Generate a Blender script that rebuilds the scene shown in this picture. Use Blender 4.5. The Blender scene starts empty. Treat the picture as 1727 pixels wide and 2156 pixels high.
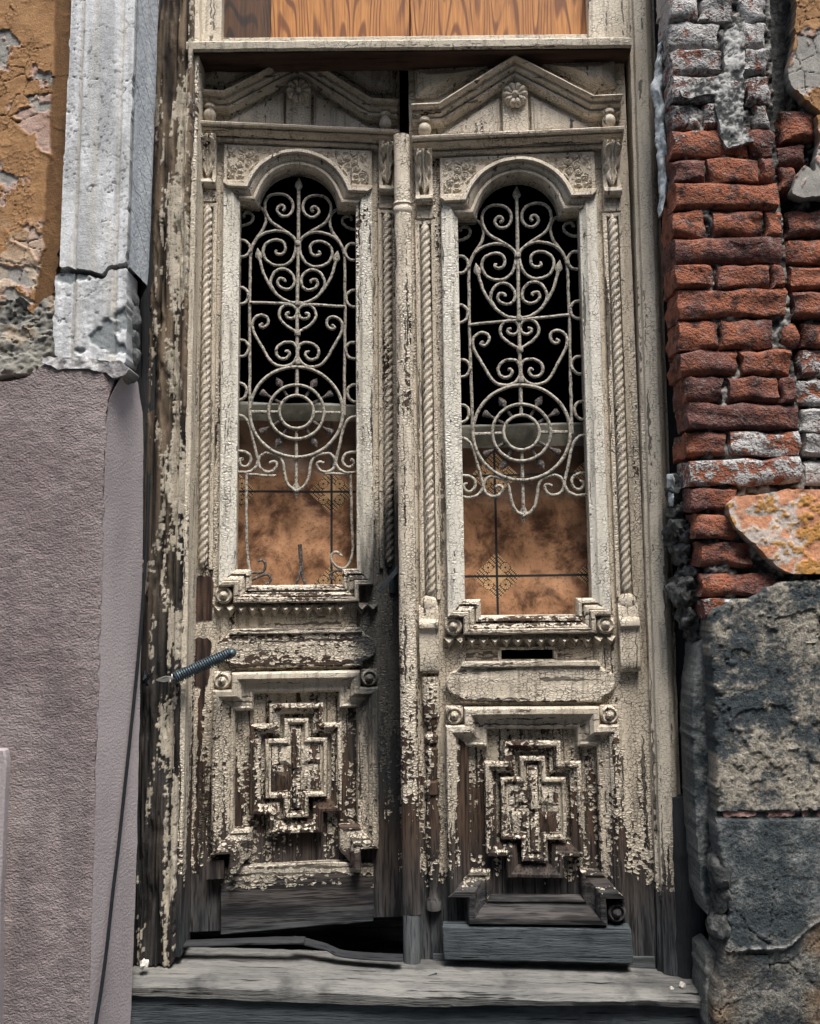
import bpy, bmesh, math, random
import numpy as np
from mathutils import Vector, Matrix, noise as mnoise
R = math.radians
random.seed(7)
sc = bpy.context.scene
COL = sc.collection

# ------------------------------------------------------------------ camera, sky, sun, exposure
F, PW, PH = 1800.0, 1727.0, 2156.0
CAM = np.array((0.0, -2.3, 0.94))
def _rot(p, y, r):
    cx, sx, cy, sy, cz, sz = math.cos(p), math.sin(p), math.cos(r), math.sin(r), math.cos(y), math.sin(y)
    return (np.array([[cz, -sz, 0], [sz, cz, 0], [0, 0, 1]]) @ np.array([[1, 0, 0], [0, cx, -sx], [0, sx, cx]])
            @ np.array([[cy, 0, sy], [0, 1, 0], [-sy, 0, cy]]))
RC = _rot(R(5.5), R(.5), R(.25))
cd = bpy.data.cameras.new('camera'); cam = bpy.data.objects.new('camera', cd); COL.objects.link(cam)
M = Matrix.Identity(4)
for i in range(3):
    M[i][0] = RC[i, 0]; M[i][1] = RC[i, 2]; M[i][2] = -RC[i, 1]; M[i][3] = CAM[i]
cam.matrix_world = M
cd.sensor_fit = 'HORIZONTAL'; cd.sensor_width = 36; cd.lens = 36 * F / PW; cd.clip_end = 200
sc.camera = cam

SUN_EL, SUN_AZ = R(66), R(20)           # azimuth measured from straight in front of the wall, towards +X
w = bpy.data.worlds.new('World'); sc.world = w; w.use_nodes = True
sky = w.node_tree.nodes.new('ShaderNodeTexSky'); sky.sky_type = 'NISHITA'; sky.sun_disc = False
sky.sun_elevation = SUN_EL; sky.sun_rotation = math.pi - SUN_AZ; sky.dust_density = 3.0; sky.air_density = 1.4
bg = w.node_tree.nodes['Background']; bg.inputs[1].default_value = 0.06
w.node_tree.links.new(sky.outputs[0], bg.inputs[0])
sl = bpy.data.lights.new('sun', 'SUN'); sl.energy = 1.45; sl.angle = R(22); sl.color = (1, .985, .96)
so = bpy.data.objects.new('sun', sl); COL.objects.link(so)
sd = Vector((math.sin(SUN_AZ) * math.cos(SUN_EL), -math.cos(SUN_AZ) * math.cos(SUN_EL), math.sin(SUN_EL)))
so.rotation_euler = sd.to_track_quat('Z', 'Y').to_euler(); so.location = (0, -4, 6)
sc.cycles.max_bounces = 5; sc.cycles.diffuse_bounces = 3; sc.cycles.glossy_bounces = 2; sc.cycles.use_adaptive_sampling = True; sc.cycles.adaptive_threshold = .02
sc.view_settings.view_transform = 'Standard'; sc.view_settings.look = 'None'
sc.view_settings.exposure = 2.0; sc.view_settings.gamma = 1

def at(px, py, Y):
    """world point on the plane y = Y seen at a place of the photograph"""
    d = RC @ np.array([(px - PW / 2) / F, 1, -(py - PH / 2) / F])
    t = (Y - CAM[1]) / d[1]
    return CAM + t * d

# ------------------------------------------------------------------ node helpers and materials
class NT:
    def __init__(s, name):
        s.m = bpy.data.materials.new(name); s.m.use_nodes = True
        s.t = s.m.node_tree; s.b = s.t.nodes['Principled BSDF']
        s.b.inputs['Roughness'].default_value = .85
        s.b.inputs['Specular IOR Level'].default_value = .25
    def n(s, typ, ins=None, **at_):
        x = s.t.nodes.new('ShaderNode' + typ)
        for k, v in at_.items(): setattr(x, k, v)
        for k, v in (ins or {}).items():
            sk = x.inputs[k]
            if hasattr(v, 'links') and hasattr(v, 'node'): s.t.links.new(v, sk)
            else: sk.default_value = v
        return x
    def math(s, op, a, b=0.0, c=0.0, clamp=False):
        return s.n('Math', {0: a, 1: b, 2: c}, operation=op, use_clamp=clamp).outputs[0]
    def add(s, a, b): return s.math('ADD', a, b)
    def mul(s, a, b): return s.math('MULTIPLY', a, b)
    def sub(s, a, b): return s.math('SUBTRACT', a, b)
    def step(s, v, lo, hi):
        return s.n('MapRange', {0: v, 1: lo, 2: hi, 3: 0.0, 4: 1.0}, interpolation_type='SMOOTHSTEP').outputs[0]
    def lin(s, v, lo, hi, a, b):
        return s.n('MapRange', {0: v, 1: lo, 2: hi, 3: a, 4: b}).outputs[0]
    def mix(s, f, a, b):
        x = s.t.nodes.new('ShaderNodeMix'); x.data_type = 'RGBA'
        for i, v in ((0, f), (6, a), (7, b)):
            if hasattr(v, 'links') and hasattr(v, 'node'): s.t.links.new(v, x.inputs[i])
            else: x.inputs[i].default_value = (*v, 1) if i and len(v) == 3 else v
        return x.outputs[2]
    def vmul(s, v, k): return s.n('VectorMath', {0: v, 1: k}, operation='MULTIPLY').outputs[0]
    def vadd(s, v, k): return s.n('VectorMath', {0: v, 1: k}, operation='ADD').outputs[0]
    def noise(s, v, sc_, det=3, rough=.55, dist=0.0):
        return s.n('TexNoise', {'Vector': v, 'Scale': sc_, 'Detail': det, 'Roughness': rough, 'Distortion': dist}).outputs[0]
    def attr(s, name):
        return s.n('Attribute', attribute_type='OBJECT', attribute_name=name).outputs['Fac']
    def coords(s):
        """object coordinates shifted by a random amount for each object"""
        tc = s.n('TexCoord').outputs['Object']
        rnd = s.n('ObjectInfo').outputs['Random']
        off = s.n('CombineXYZ', {0: s.mul(rnd, 37.0), 1: s.mul(rnd, 11.0), 2: s.mul(rnd, 53.0)}).outputs[0]
        return tc, s.vadd(tc, off)
    def grainvec(s, v, k):
        """stretch along the grain: attribute grain 0 = upright, 1 = lying"""
        a = s.n('VectorMath', {0: v, 1: (1, 1, k)}, operation='MULTIPLY').outputs[0]
        b = s.n('VectorMath', {0: v, 1: (k, 1, 1)}, operation='MULTIPLY').outputs[0]
        x = s.t.nodes.new('ShaderNodeMix'); x.data_type = 'VECTOR'
        s.t.links.new(s.attr('grain'), x.inputs[0]); s.t.links.new(a, x.inputs[4]); s.t.links.new(b, x.inputs[5])
        return x.outputs[1]
    def out(s, col, bump=None, dist=.002, strength=1.0, rough=None):
        if hasattr(col, 'links'): s.t.links.new(col, s.b.inputs['Base Color'])
        else: s.b.inputs['Base Color'].default_value = (*col, 1)
        if bump is not None:
            bn = s.n('Bump', {'Height': bump, 'Distance': dist, 'Strength': strength})
            s.t.links.new(bn.outputs[0], s.b.inputs['Normal'])
        if rough is not None:
            if hasattr(rough, 'links'): s.t.links.new(rough, s.b.inputs['Roughness'])
            else: s.b.inputs['Roughness'].default_value = rough
        return s.m

def paint_mat(name, c_hi, c_lo, cell=88.0, bias=0.0, zlo=.75, zgain=.36, crackle=1.0):
    t = NT(name)
    tc, co = t.coords()
    wz = t.n('SeparateXYZ', {0: t.n('NewGeometry').outputs['Position']}).outputs[2]
    wear = t.attr('wear')
    gv = t.grainvec(co, .12)
    # fine crackle, wider than tall, broken up so that it shows only here and there
    dis = t.n('TexNoise', {'Vector': co, 'Scale': 45.0, 'Detail': 1.0}).outputs['Color']
    dco = t.vadd(co, t.vmul(dis, (.012, .012, .012)))
    vco = t.vmul(dco, (1, .5, 1.7))
    v1 = t.n('TexVoronoi', {'Vector': vco, 'Scale': cell}, feature='F1')
    ve = t.n('TexVoronoi', {'Vector': vco, 'Scale': cell}, feature='DISTANCE_TO_EDGE').outputs['Distance']
    cellr = t.n('SeparateColor', {0: v1.outputs['Color']}).outputs[0]
    big = t.noise(gv, 11.0, 2, .6)
    mid = t.noise(gv, 38.0, 4, .62)
    fine = t.noise(co, 170.0, 2, .6)
    pv = t.noise(co, 15.0, 3, .65)
    zr = t.add(t.lin(wz, zlo, .02, 0.0, zgain), t.lin(t.add(wz, t.mul(pv, .12)), .28, .17, 0.0, .6))
    L = t.add(t.mul(big, 1.0), t.add(t.mul(mid, .9), t.mul(cellr, .22)))
    L = t.add(L, t.add(t.mul(wear, .62), t.add(zr, bias)))
    lost = t.step(L, 1.425, 1.445)
    near = t.step(L, 1.12, 1.42)                       # cracks open up and chips curl near lost paint
    crw = t.mul(t.lin(pv, .32, .62, .008, .085 * crackle), t.lin(near, 0, 1, 1.0, 1.7))
    crk = t.sub(1.0, t.step(ve, 0.0, t.math('MAXIMUM', crw, .004)))
    split = t.step(t.add(t.noise(t.grainvec(dco, .035), 75.0, 2, .55), t.add(t.mul(wear, .06), t.lin(wz, 1.3, .2, 0.0, .05))), .655, .675)
    crk = t.math('MAXIMUM', crk, split)
    curl = t.mul(near, t.sub(1.0, t.step(ve, .05, .38)))
    streak = t.noise(t.vmul(co, (1, 1, .10)), 60.0, 2, .6)
    paint = t.mix(t.step(big, .28, .62), c_lo, c_hi)
    paint = t.mix(t.mul(t.step(t.add(streak, t.lin(wz, 1.2, .3, 0.0, .05)), .5, .76), .55), paint, (.14, .115, .085))
    paint = t.mix(t.mul(t.step(fine, .6, .76), .3), paint, (.16, .125, .09))
    grain = t.noise(t.grainvec(co, .05), 180.0, 2, .7)
    wood = t.mix(t.step(mid, .35, .62), (.014, .009, .007), (.075, .046, .030))
    grey = t.mix(t.step(mid, .35, .62), (.013, .015, .017), (.070, .074, .076))
    wood = t.mix(t.lin(t.add(wz, t.mul(big, .3)), .52, .20, 0.0, 1.0), wood, grey)
    wood = t.mix(t.step(grain, .5, .64), wood, (.014, .012, .011))
    col = t.mix(t.mul(crk, t.lin(near, 0, 1, .80, .98)), paint, (.022, .017, .013))
    col = t.mix(lost, col, wood)
    lx = t.n('SeparateXYZ', {0: tc}).outputs[0]
    gz = t.mul(t.lin(wz, 1.45, .95, 0.0, 1.0), t.lin(wz, .25, .6, .35, 1.0))
    gm = t.mul(t.attr('grime'), t.mul(gz, t.lin(lx, .06, .27, 0.0, 1.0)))
    gm = t.step(t.add(gm, t.mul(mid, .7)), .62, 1.0)
    col = t.mix(t.mul(gm, .93), col, (.018, .020, .021))
    keep = t.sub(1.0, lost)
    h = t.mul(keep, t.add(t.add(t.add(1.0, t.mul(cellr, t.mul(near, .5))), t.mul(curl, .75)), t.add(t.mul(crk, -.8), t.mul(fine, .16))))
    h = t.add(h, t.mul(lost, t.mul(grain, .8)))
    h = t.add(h, t.mul(pv, .35))
    return t.out(col, h, .0026, 1.0, t.lin(lost, 0, 1, .6, .9))

M_PAINT = paint_mat('cream_cracked_paint', (.68, .59, .465), (.49, .415, .315))
M_WHITE = paint_mat('whiter_cracked_paint', (.74, .69, .59), (.57, .52, .425), cell=85, crackle=.7)
M_ROPE = paint_mat('cream_paint_on_carving', (.68, .59, .47), (.48, .41, .315), cell=125, crackle=.6)
M_FRAME = paint_mat('cream_weathered_frame_paint', (.68, .595, .47), (.50, .43, .325), cell=85, bias=-.12, zlo=.55, zgain=.5, crackle=.55)

def wood_mat(name, hi, lo, dark, scale=20.0, bump=.0025):
    t = NT(name); tc, co = t.coords()
    gv = t.grainvec(co, .09)
    a = t.noise(gv, scale, 4, .65, .6)
    b = t.noise(t.grainvec(co, .07), 210.0, 3, .75)
    blot = t.noise(co, 9.0, 4, .6)
    c = t.mix(t.step(a, .3, .7), lo, hi)
    c = t.mix(t.mul(t.step(blot, .5, .72), .6), c, dark)
    crack = t.step(t.noise(t.grainvec(co, .04), 95.0, 3, .6), .62, .68)
    c = t.mix(t.mul(t.step(b, .5, .68), .55), c, dark)
    c = t.mix(crack, c, (dark[0] * .4, dark[1] * .4, dark[2] * .4))
    h = t.add(t.mul(a, .7), t.add(t.mul(b, .8), t.mul(crack, -1.5)))
    return t.out(c, h, bump, 1.0, .85)
M_GREY = wood_mat('weathered_grey_wood', (.125, .13, .13), (.055, .061, .065), (.013, .016, .018), 24., .004)
M_SILL = wood_mat('pale_worn_wood', (.21, .20, .18), (.12, .118, .112), (.022, .023, .024), 34., .006)
M_DARK = wood_mat('dark_rotten_wood', (.040, .041, .043), (.020, .021, .023), (.008, .009, .010))
M_BARE = wood_mat('bare_brown_wood', (.085, .047, .030), (.040, .022, .015), (.012, .009, .008))

def simple(name, col, var=.3, scale=60., rough=.8, bump=.001, metal=0.0, spec2=None):
    t = NT(name); tc, co = t.coords()
    a = t.noise(co, scale, 4, .65)
    c = t.mix(t.step(a, .3, .7), tuple(x * (1 - var) for x in col), tuple(min(1, x * (1 + var)) for x in col))
    if spec2: c = t.mix(t.step(t.noise(co, scale * 1.7, 3, .7), .54, .62), c, spec2)
    t.b.inputs['Metallic'].default_value = metal
    return t.out(c, a, bump, 1.0, rough)
M_IRON = simple('old_painted_iron', (.34, .31, .255), .45, 95., .7, .002, 0, (.06, .042, .030))
M_RUSTIRON = simple('rusty_dark_iron', (.06, .05, .045), .4, 110., .7, .0014, 0, (.22, .19, .16))
M_BLACKIRON = simple('black_iron', (.02, .024, .028), .4, 90., .55, .001, .4)
M_SPRING = simple('dull_steel_spring', (.075, .10, .115), .35, 120., .45, .0006, .6)
M_WIRE = simple('bright_wire', (.45, .43, .39), .3, 90., .45, .0005, .7)
M_CABLE = simple('black_cable_sheath', (.014, .016, .018), .2, 60., .5, .0003)
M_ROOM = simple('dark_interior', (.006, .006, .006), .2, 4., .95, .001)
M_GROUND = simple('grey_pavement', (.055, .055, .057), .3, 30., .9, .003)
M_FACADE = simple('grey_render_across', (.10, .095, .09), .25, 6., .95, .004)
M_STRIP = simple('pale_blue_old_paint', (.46, .49, .49), .3, 55., .8, .002, 0, (.24, .26, .27))
M_PEBBLE = simple('pale_crumb', (.50, .46, .40), .3, 90., .9, .002)

def attr_mat(name, fine=220., amt=.35, bump=.0016, rough=.92, mid=45.):
    """colour layers come from the mesh; the material adds grain and fine relief"""
    t = NT(name); tc, co = t.coords()
    c = t.n('Attribute', attribute_type='GEOMETRY', attribute_name='Col').outputs['Color']
    a = t.noise(co, fine, 4, .7); b = t.noise(co, mid, 3, .6)
    k = t.lin(t.add(t.mul(a, .6), t.mul(b, .4)), .3, .7, 1 - amt, 1 + amt)
    cc = t.n('VectorMath', {0: c, 3: k}, operation='SCALE').outputs[0]
    return t.out(cc, t.add(a, t.mul(b, .8)), bump, 1.0, rough)
M_LAYERS = attr_mat('layered_old_plaster')
M_STONE = attr_mat('rough_grey_render', 190., .6, .006, .95, 70.)
M_POST = attr_mat('rotten_post_layers', 260., .35, .0015)

def stucco():
    t = NT('mauve_stucco'); tc, co = t.coords()
    a = t.noise(t.vmul(co, (1, 1, 1.35)), 150., 3, .6, .35); b = t.noise(co, 3.2, 4, .6); c2 = t.noise(co, 26., 4, .6)
    wz = t.n('SeparateXYZ', {0: t.n('NewGeometry').outputs['Position']}).outputs[2]
    c = t.mix(t.step(b, .35, .65), (.20, .158, .152), (.30, .25, .236))
    drip = t.noise(t.vmul(co, (1, 1, .07)), 16., 3, .6)
    c = t.mix(t.mul(t.step(drip, .46, .7), .6), c, (.145, .122, .12))
    c = t.mix(t.mul(t.step(c2, .52, .72), .35), c, (.17, .145, .14))
    c = t.mix(t.mul(t.step(t.add(t.mul(c2, .5), t.lin(wz, .55, .0, 0.0, .5)), .55, .8), .35), c, (.12, .11, .115))
    return t.out(c, t.add(a, t.mul(c2, .8)), .0075, 1.0, .95)
M_STUCCO = stucco()
def stucco_smooth():
    t = NT('smooth_mauve_render'); tc, co = t.coords()
    a = t.noise(co, 170., 4, .6); b = t.noise(t.vmul(co, (1, 1, .3)), 6., 3, .5)
    c = t.mix(t.step(b, .35, .65), (.25, .217, .217), (.325, .283, .28))
    return t.out(c, a, .0022, 1.0, .95)
M_STUCCO2 = stucco_smooth()

def brick_mat():
    t = NT('old_red_brick'); tc, co = t.coords()
    rnd = t.n('ObjectInfo').outputs['Random']
    a = t.noise(co, 30., 4, .7); b = t.noise(co, 120., 3, .7); g = t.noise(co, 9., 2, .5)
    base = t.mix(rnd, (.115, .050, .041), (.20, .078, .055))
    base = t.mix(t.step(t.add(g, t.mul(rnd, .25)), .48, .70), base, (.285, .098, .052))
    base = t.mix(t.step(a, .45, .66), base, (.045, .022, .020))
    base = t.mix(t.mul(t.step(b, .56, .72), .6), base, (.27, .14, .095))
    ww = t.attr('lime')
    q = t.add(t.mul(a, .8), t.add(t.mul(b, .15), t.mul(ww, .52)))
    limem = t.step(q, .72, .81)
    lime = t.mix(t.step(t.add(t.mul(b, .45), t.mul(g, .55)), .36, .56), (.115, .112, .105), (.45, .43, .41))
    c = t.mix(limem, base, lime)
    h = t.add(t.add(a, t.mul(b, .7)), t.mul(limem, .25))
    c = t.mix(t.mul(t.step(t.noise(co, 70., 4, .75), .5, .68), .5), c, (.23, .20, .18))
    return t.out(c, h, .010, 1.0, .95)
M_BRICK = brick_mat()
def mortar():
    t = NT('dark_old_mortar'); tc, co = t.coords()
    a = t.noise(co, 45., 5, .7)
    c = t.mix(t.step(a, .4, .68), (.030, .032, .032), (.13, .128, .12))
    return t.out(c, a, .010, 1.0, .95)
M_MORTAR = mortar()

def plywood(name, hi, lo, line, k=1.0):
    t = NT(name); tc, co = t.coords()
    f = t.noise(t.vmul(co, (1, 1, .13)), 9.5 * k, 1, .4, .15)
    rings = t.math('SINE', t.mul(f, 130.0))
    g = t.noise(t.vmul(co, (1, 1, .05)), 130., 3, .6)
    c = t.mix(t.step(g, .35, .65), lo, hi)
    c = t.mix(t.mul(t.mul(t.step(rings, .2, .98), .8), t.step(t.noise(t.vmul(co, (1, 1, .2)), 14., 3), .30, .46)), c, line)
    c = t.mix(t.mul(t.step(t.noise(t.vmul(co, (1, 1, .03)), 300., 2), .5, .66), .35), c, line)
    c = t.mix(t.mul(t.step(t.noise(t.vmul(co, (1, 1, .3)), 20., 3), .52, .75), .45), c, line)
    return t.out(c, g, .0008, 1.0, .6)
M_PLY = plywood('orange_plywood', (.50, .215, .058), (.38, .15, .04), (.11, .03, .009))
M_PLYD = plywood('dark_plywood', (.10, .042, .014), (.062, .026, .01), (.009, .005, .003), .8)

def vinyl():
    t = NT('printed_brown_vinyl'); tc = t.n('TexCoord').outputs['Object']
    sp = t.n('SeparateXYZ', {0: tc})
    ox, oz = t.attr('tile_x'), t.attr('tile_z')
    def cell(v, o):   # distance to the nearest tile crossing, signed
        q = t.math('FRACT', t.add(t.mul(t.sub(v, o), 1 / .285), .5)); return t.mul(t.sub(q, .5), .285)
    u, v = cell(sp.outputs[0], ox), cell(sp.outputs[2], oz)
    au, av = t.math('ABSOLUTE', u), t.math('ABSOLUTE', v)
    grout = t.sub(1.0, t.step(t.math('MINIMUM', au, av), .0024, .0042))
    p = t.mul(t.add(u, v), .70711); q = t.mul(t.sub(u, v), .70711)
    ap, aq = t.math('ABSOLUTE', p), t.math('ABSOLUTE', q)
    mx = t.math('MAXIMUM', ap, aq); mn = t.math('MINIMUM', ap, aq)
    dia = t.sub(1.0, t.step(mx, .047, .049)); inner = t.sub(1.0, t.step(mx, .020, .0215))
    # flowers in the middle of each side of the diamond
    fx, fy = t.sub(mx, .034), mn
    r = t.math('SQRT', t.add(t.mul(fx, fx), t.mul(fy, fy)))
    ang = t.math('ARCTAN2', fy, fx)
    pet = t.math('ABSOLUTE', t.math('SINE', t.mul(ang, 5.0)))
    petm = t.mul(t.step(pet, .18, .42), t.mul(t.step(r, .0025, .0035), t.sub(1.0, t.step(r, .0125, .0135))))
    mos = t.math('MINIMUM', t.math('ABSOLUTE', t.sub(t.math('FRACT', t.mul(p, 110.)), .5)),
                 t.math('ABSOLUTE', t.sub(t.math('FRACT', t.mul(q, 190.)), .5)))
    mosm = t.mul(t.step(mos, .09, .17), t.step(r, .0145, .0155))
    pat = t.math('MAXIMUM', t.math('MAXIMUM', petm, mosm), inner)
    a = t.noise(tc, 9., 6, .7, .3); b = t.noise(tc, 95., 3, .7)
    c = t.mix(t.step(a, .34, .60), (.075, .035, .019), (.43, .225, .118))
    c = t.mix(t.mul(t.step(b, .52, .7), .55), c, (.06, .032, .02))
    c = t.mix(t.mul(t.step(t.add(sp.outputs[2], t.mul(a, .16)), t.sub(t.attr('hem'), .14), t.sub(t.attr('hem'), .02)), .9), c, (.035, .021, .014))  # shade under the hem, painted into the sheet's colour as a dark brown band
    tan = t.mix(t.step(b, .3, .7), (.42, .24, .12), (.60, .38, .20))
    c = t.mix(dia, c, t.mix(pat, (.025, .018, .014), tan))
    c = t.mix(grout, c, (.018, .022, .024))
    c = t.mix(t.step(sp.outputs[2], t.sub(t.attr('hem'), .001), t.add(t.attr('hem'), .001)), c,
              t.mix(t.step(a, .35, .65), (.09, .085, .065), (.20, .185, .145)))
    return t.out(c, t.add(b, a), .0012, 1.0, .42)
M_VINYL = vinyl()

def soot(name):  # grey board with scraps of paint
    return paint_mat(name, (.50, .44, .35), (.40, .34, .26), cell=90, bias=-.42, zlo=.3, zgain=-.02)
M_BOTTOM = soot('grey_board_with_paint_scraps')
M_STEP = paint_mat('mostly_bare_moulding', (.52, .46, .37), (.40, .34, .26), cell=95, bias=-.02, zlo=.3, zgain=.12)
M_FOOT = wood_mat('blue_grey_board', (.085, .095, .10), (.032, .040, .045), (.007, .009, .011), 24., .005)

# ------------------------------------------------------------------ mesh helpers
def tag(o, label=None, cat=None, group=None, kind=None, **kw):
    if label: o['label'] = label
    if cat: o['category'] = cat
    if group: o['group'] = group
    if kind: o['kind'] = kind
    for k, v in kw.items(): o[k] = v
    return o
def empty(name, loc=(0, 0, 0), mat=None):
    o = bpy.data.objects.new(name, None); COL.objects.link(o)
    o.empty_display_size = .1
    if mat is not None: o.matrix_world = mat
    else: o.location = loc
    return o

class MB:
    def __init__(s): s.v = []; s.f = []
    def add(s, vs, fs):
        k = len(s.v); s.v += [tuple(map(float, p)) for p in vs]; s.f += [tuple(i + k for i in f) for f in fs]; return s
    def box(s, x0, x1, y0, y1, z0, z1):
        return s.add([(x, y, z) for x in (x0, x1) for y in (y0, y1) for z in (z0, z1)],
                     [(0, 1, 3, 2), (4, 6, 7, 5), (0, 4, 5, 1), (2, 3, 7, 6), (0, 2, 6, 4), (1, 5, 7, 3)])
    def prism(s, poly, y0, y1, taper=0.0):
        """polygon in x,z pushed from y0 (front) to y1 (back); taper shrinks the front about its centre"""
        n = len(poly); cx = sum(p[0] for p in poly) / n; cz = sum(p[1] for p in poly) / n
        fr = [(cx + (x - cx) * (1 - taper), y0, cz + (z - cz) * (1 - taper)) for x, z in poly]
        bk = [(x, y1, z) for x, z in poly]
        return s.add(fr + bk, [tuple(range(n)), tuple(range(2 * n - 1, n - 1, -1))] +
                     [(i, i + n, (i + 1) % n + n, (i + 1) % n) for i in range(n)])
    def loft(s, rings, closed_ring=False, cap=True, closed_path=False):
        n = len(rings[0]); vs = [p for r in rings for p in r]; fs = []
        m = len(rings); rr = m if closed_path else m - 1
        for i in range(rr):
            a, b = i * n, ((i + 1) % m) * n
            for j in range(n if closed_ring else n - 1):
                k = (j + 1) % n
                fs.append((a + j, a + k, b + k, b + j))
        if cap and not closed_path:
            fs.append(tuple(range(n - 1, -1, -1))); fs.append(tuple((m - 1) * n + j for j in range(n)))
        return s.add(vs, fs)
    def lathe(s, prof, c, n=18, axis='y', half=False):
        """profile (radius, height); y: height points outwards (-y); z: upright"""
        cx, cy, cz = c; rings = []
        for r, h in prof:
            ring = []
            for j in range(n):
                a = 2 * math.pi * j / n
                if axis == 'y': ring.append((cx + r * math.cos(a), cy - h, cz + r * math.sin(a)))
                else: ring.append((cx + r * math.cos(a), cy + r * math.sin(a), cz + h))
            rings.append(ring)
        return s.loft(rings, True, True)
    def tube(s, pts, r, n=7, r1=None, flat=1.0):
        pts = [Vector(p) for p in pts]; rings = []; m = len(pts)
        up = Vector((0, 1, 0)); prev = None
        for i, p in enumerate(pts):
            d = (pts[min(i + 1, m - 1)] - pts[max(i - 1, 0)]).normalized()
            a = up - d * up.dot(d)
            if prev is not None: a = prev - d * prev.dot(d)
            if a.length < 1e-4: a = Vector((1, 0, 0)) - d * d.x
            a.normalize(); prev = a; b = d.cross(a)
            rr = r[i] if isinstance(r, (list, tuple)) else (r if r1 is None else r + (r1 - r) * i / (m - 1))
            rings.append([tuple(p + rr * (math.cos(2 * math.pi * j / n) * a * flat + math.sin(2 * math.pi * j / n) * b)) for j in range(n)])
        return s.loft(rings, True, True)
    def build(s, name, mat, parent=None, smooth=38, bevel=0.0, jit=0.0, cut=0.0, seed=None, **props):
        me = bpy.data.meshes.new(name); bm = bmesh.new()
        bv = [bm.verts.new(p) for p in s.v]
        for f in s.f:
            try: bm.faces.new([bv[i] for i in f])
            except ValueError: pass
        bmesh.ops.remove_doubles(bm, verts=bm.verts, dist=1e-6)
        if cut:
            for _ in range(8):
                es = [e for e in bm.edges if e.calc_length() > cut]
                if not es: break
                bmesh.ops.subdivide_edges(bm, edges=es, cuts=1, use_grid_fill=True)
            bmesh.ops.triangulate(bm, faces=[f for f in bm.faces if len(f.verts) > 4])
        bmesh.ops.recalc_face_normals(bm, faces=bm.faces)
        if jit:
            o3 = Vector((seed if seed is not None else random.uniform(0, 50), 3.3, 1.7))
            for v in bm.verts:
                v.co += jit * mnoise.noise_vector(v.co * 24 + o3) + jit * .7 * mnoise.noise_vector(v.co * 90 + o3)
        bm.to_mesh(me); bm.free()
        for p in me.polygons: p.use_smooth = True
        me.set_sharp_from_angle(angle=R(smooth))
        if mat: me.materials.append(mat)
        o = bpy.data.objects.new(name, me); COL.objects.link(o)
        if parent: o.parent = parent
        if bevel:
            b = o.modifiers.new('edge', 'BEVEL'); b.width = bevel; b.segments = 2; b.limit_method = 'ANGLE'; b.angle_limit = R(40)
        o['wear'] = 0.0; o['grain'] = 0.0
        for k, v in props.items(): o[k] = v
        return o

def mitre_rings(path, prof, closed=True, y=0.0, seg=.03):
    """path: outer edge in x,z (counter-clockwise, inside on the left); prof: (offset inwards, height outwards)"""
    n = len(path); cor = []
    for i in range(n):
        p = Vector(path[i])
        a = (p - Vector(path[i - 1])) if (closed or i > 0) else None
        b = (Vector(path[(i + 1) % n]) - p) if (closed or i < n - 1) else None
        a = a or b; b = b or a
        a = a.normalized(); b = b.normalized()
        na, nb = Vector((-a.y, a.x)), Vector((-b.y, b.x))
        cor.append((p, (na + nb) / (1 + na.dot(nb))))
    rings = []; mark = []
    m = n if closed else n - 1
    for i in range(m):
        (p, mi), (q, mj) = cor[i], cor[(i + 1) % n]
        k = max(1, int((q - p).length / seg)); mark.append(len(rings))
        for j in range(k):
            f = j / k
            rings.append([(p.x + (q.x - p.x) * f + t * (mi.x + (mj.x - mi.x) * f), y - w_, p.y + (q.y - p.y) * f + t * (mi.y + (mj.y - mi.y) * f)) for t, w_ in prof])
    p, mi = cor[0] if closed else cor[-1]
    rings.append([(p.x + t * mi.x, y - w_, p.y + t * mi.y) for t, w_ in prof]); mark.append(len(rings) - 1)
    return rings, mark
def run(path, prof, a, b, closed=True, y=0.0, seg=.03):
    """moulding of path segments a..b as its own solid"""
    rings, mark = mitre_rings(path, prof, closed, y, seg)
    if a <= b: rs = rings[mark[a]:mark[b + 1] + 1]
    else: rs = rings[mark[a]:-1] + rings[:mark[b + 1] + 1]
    return MB().loft(rs, False, True)

def smooth_path(pts, k=5):
    out = []; n = len(pts)
    for i in range(n - 1):
        p0, p1, p2, p3 = pts[max(i - 1, 0)], pts[i], pts[i + 1], pts[min(i + 2, n - 1)]
        for j in range(k):
            t = j / k
            out.append(tuple(.5 * ((2 * b) + (-a + c) * t + (2 * a - 5 * b + 4 * c - d) * t * t + (-a + 3 * b - 3 * c + d) * t ** 3)
                             for a, b, c, d in zip(p0, p1, p2, p3)))
    out.append(tuple(pts[-1])); return out

# numpy noise for relief sheets
def _h(ix, iy, s):
    n = (ix.astype(np.int64) * 374761393 + iy.astype(np.int64) * 668265263 + s * 982451653) & 0x7fffffff
    n = ((n ^ (n >> 13)) * 1274126177) & 0x7fffffff
    return ((n ^ (n >> 16)) & 0xffff) / 65535.0
def vn(x, y, s=0):
    ix, iy = np.floor(x), np.floor(y); fx, fy = x - ix, y - iy
    fx = fx * fx * (3 - 2 * fx); fy = fy * fy * (3 - 2 * fy)
    return (_h(ix, iy, s) * (1 - fx) + _h(ix + 1, iy, s) * fx) * (1 - fy) + (_h(ix, iy + 1, s) * (1 - fx) + _h(ix + 1, iy + 1, s) * fx) * fy
def fbm(x, y, s=0, o=4, g=.55):
    r = 0; a = 1; tt = 0
    for i in range(o):
        r = r + a * vn(x * 2 ** i + 17.3 * i, y * 2 ** i - 9.1 * i, s + i); tt += a; a *= g
    return r / tt
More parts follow.
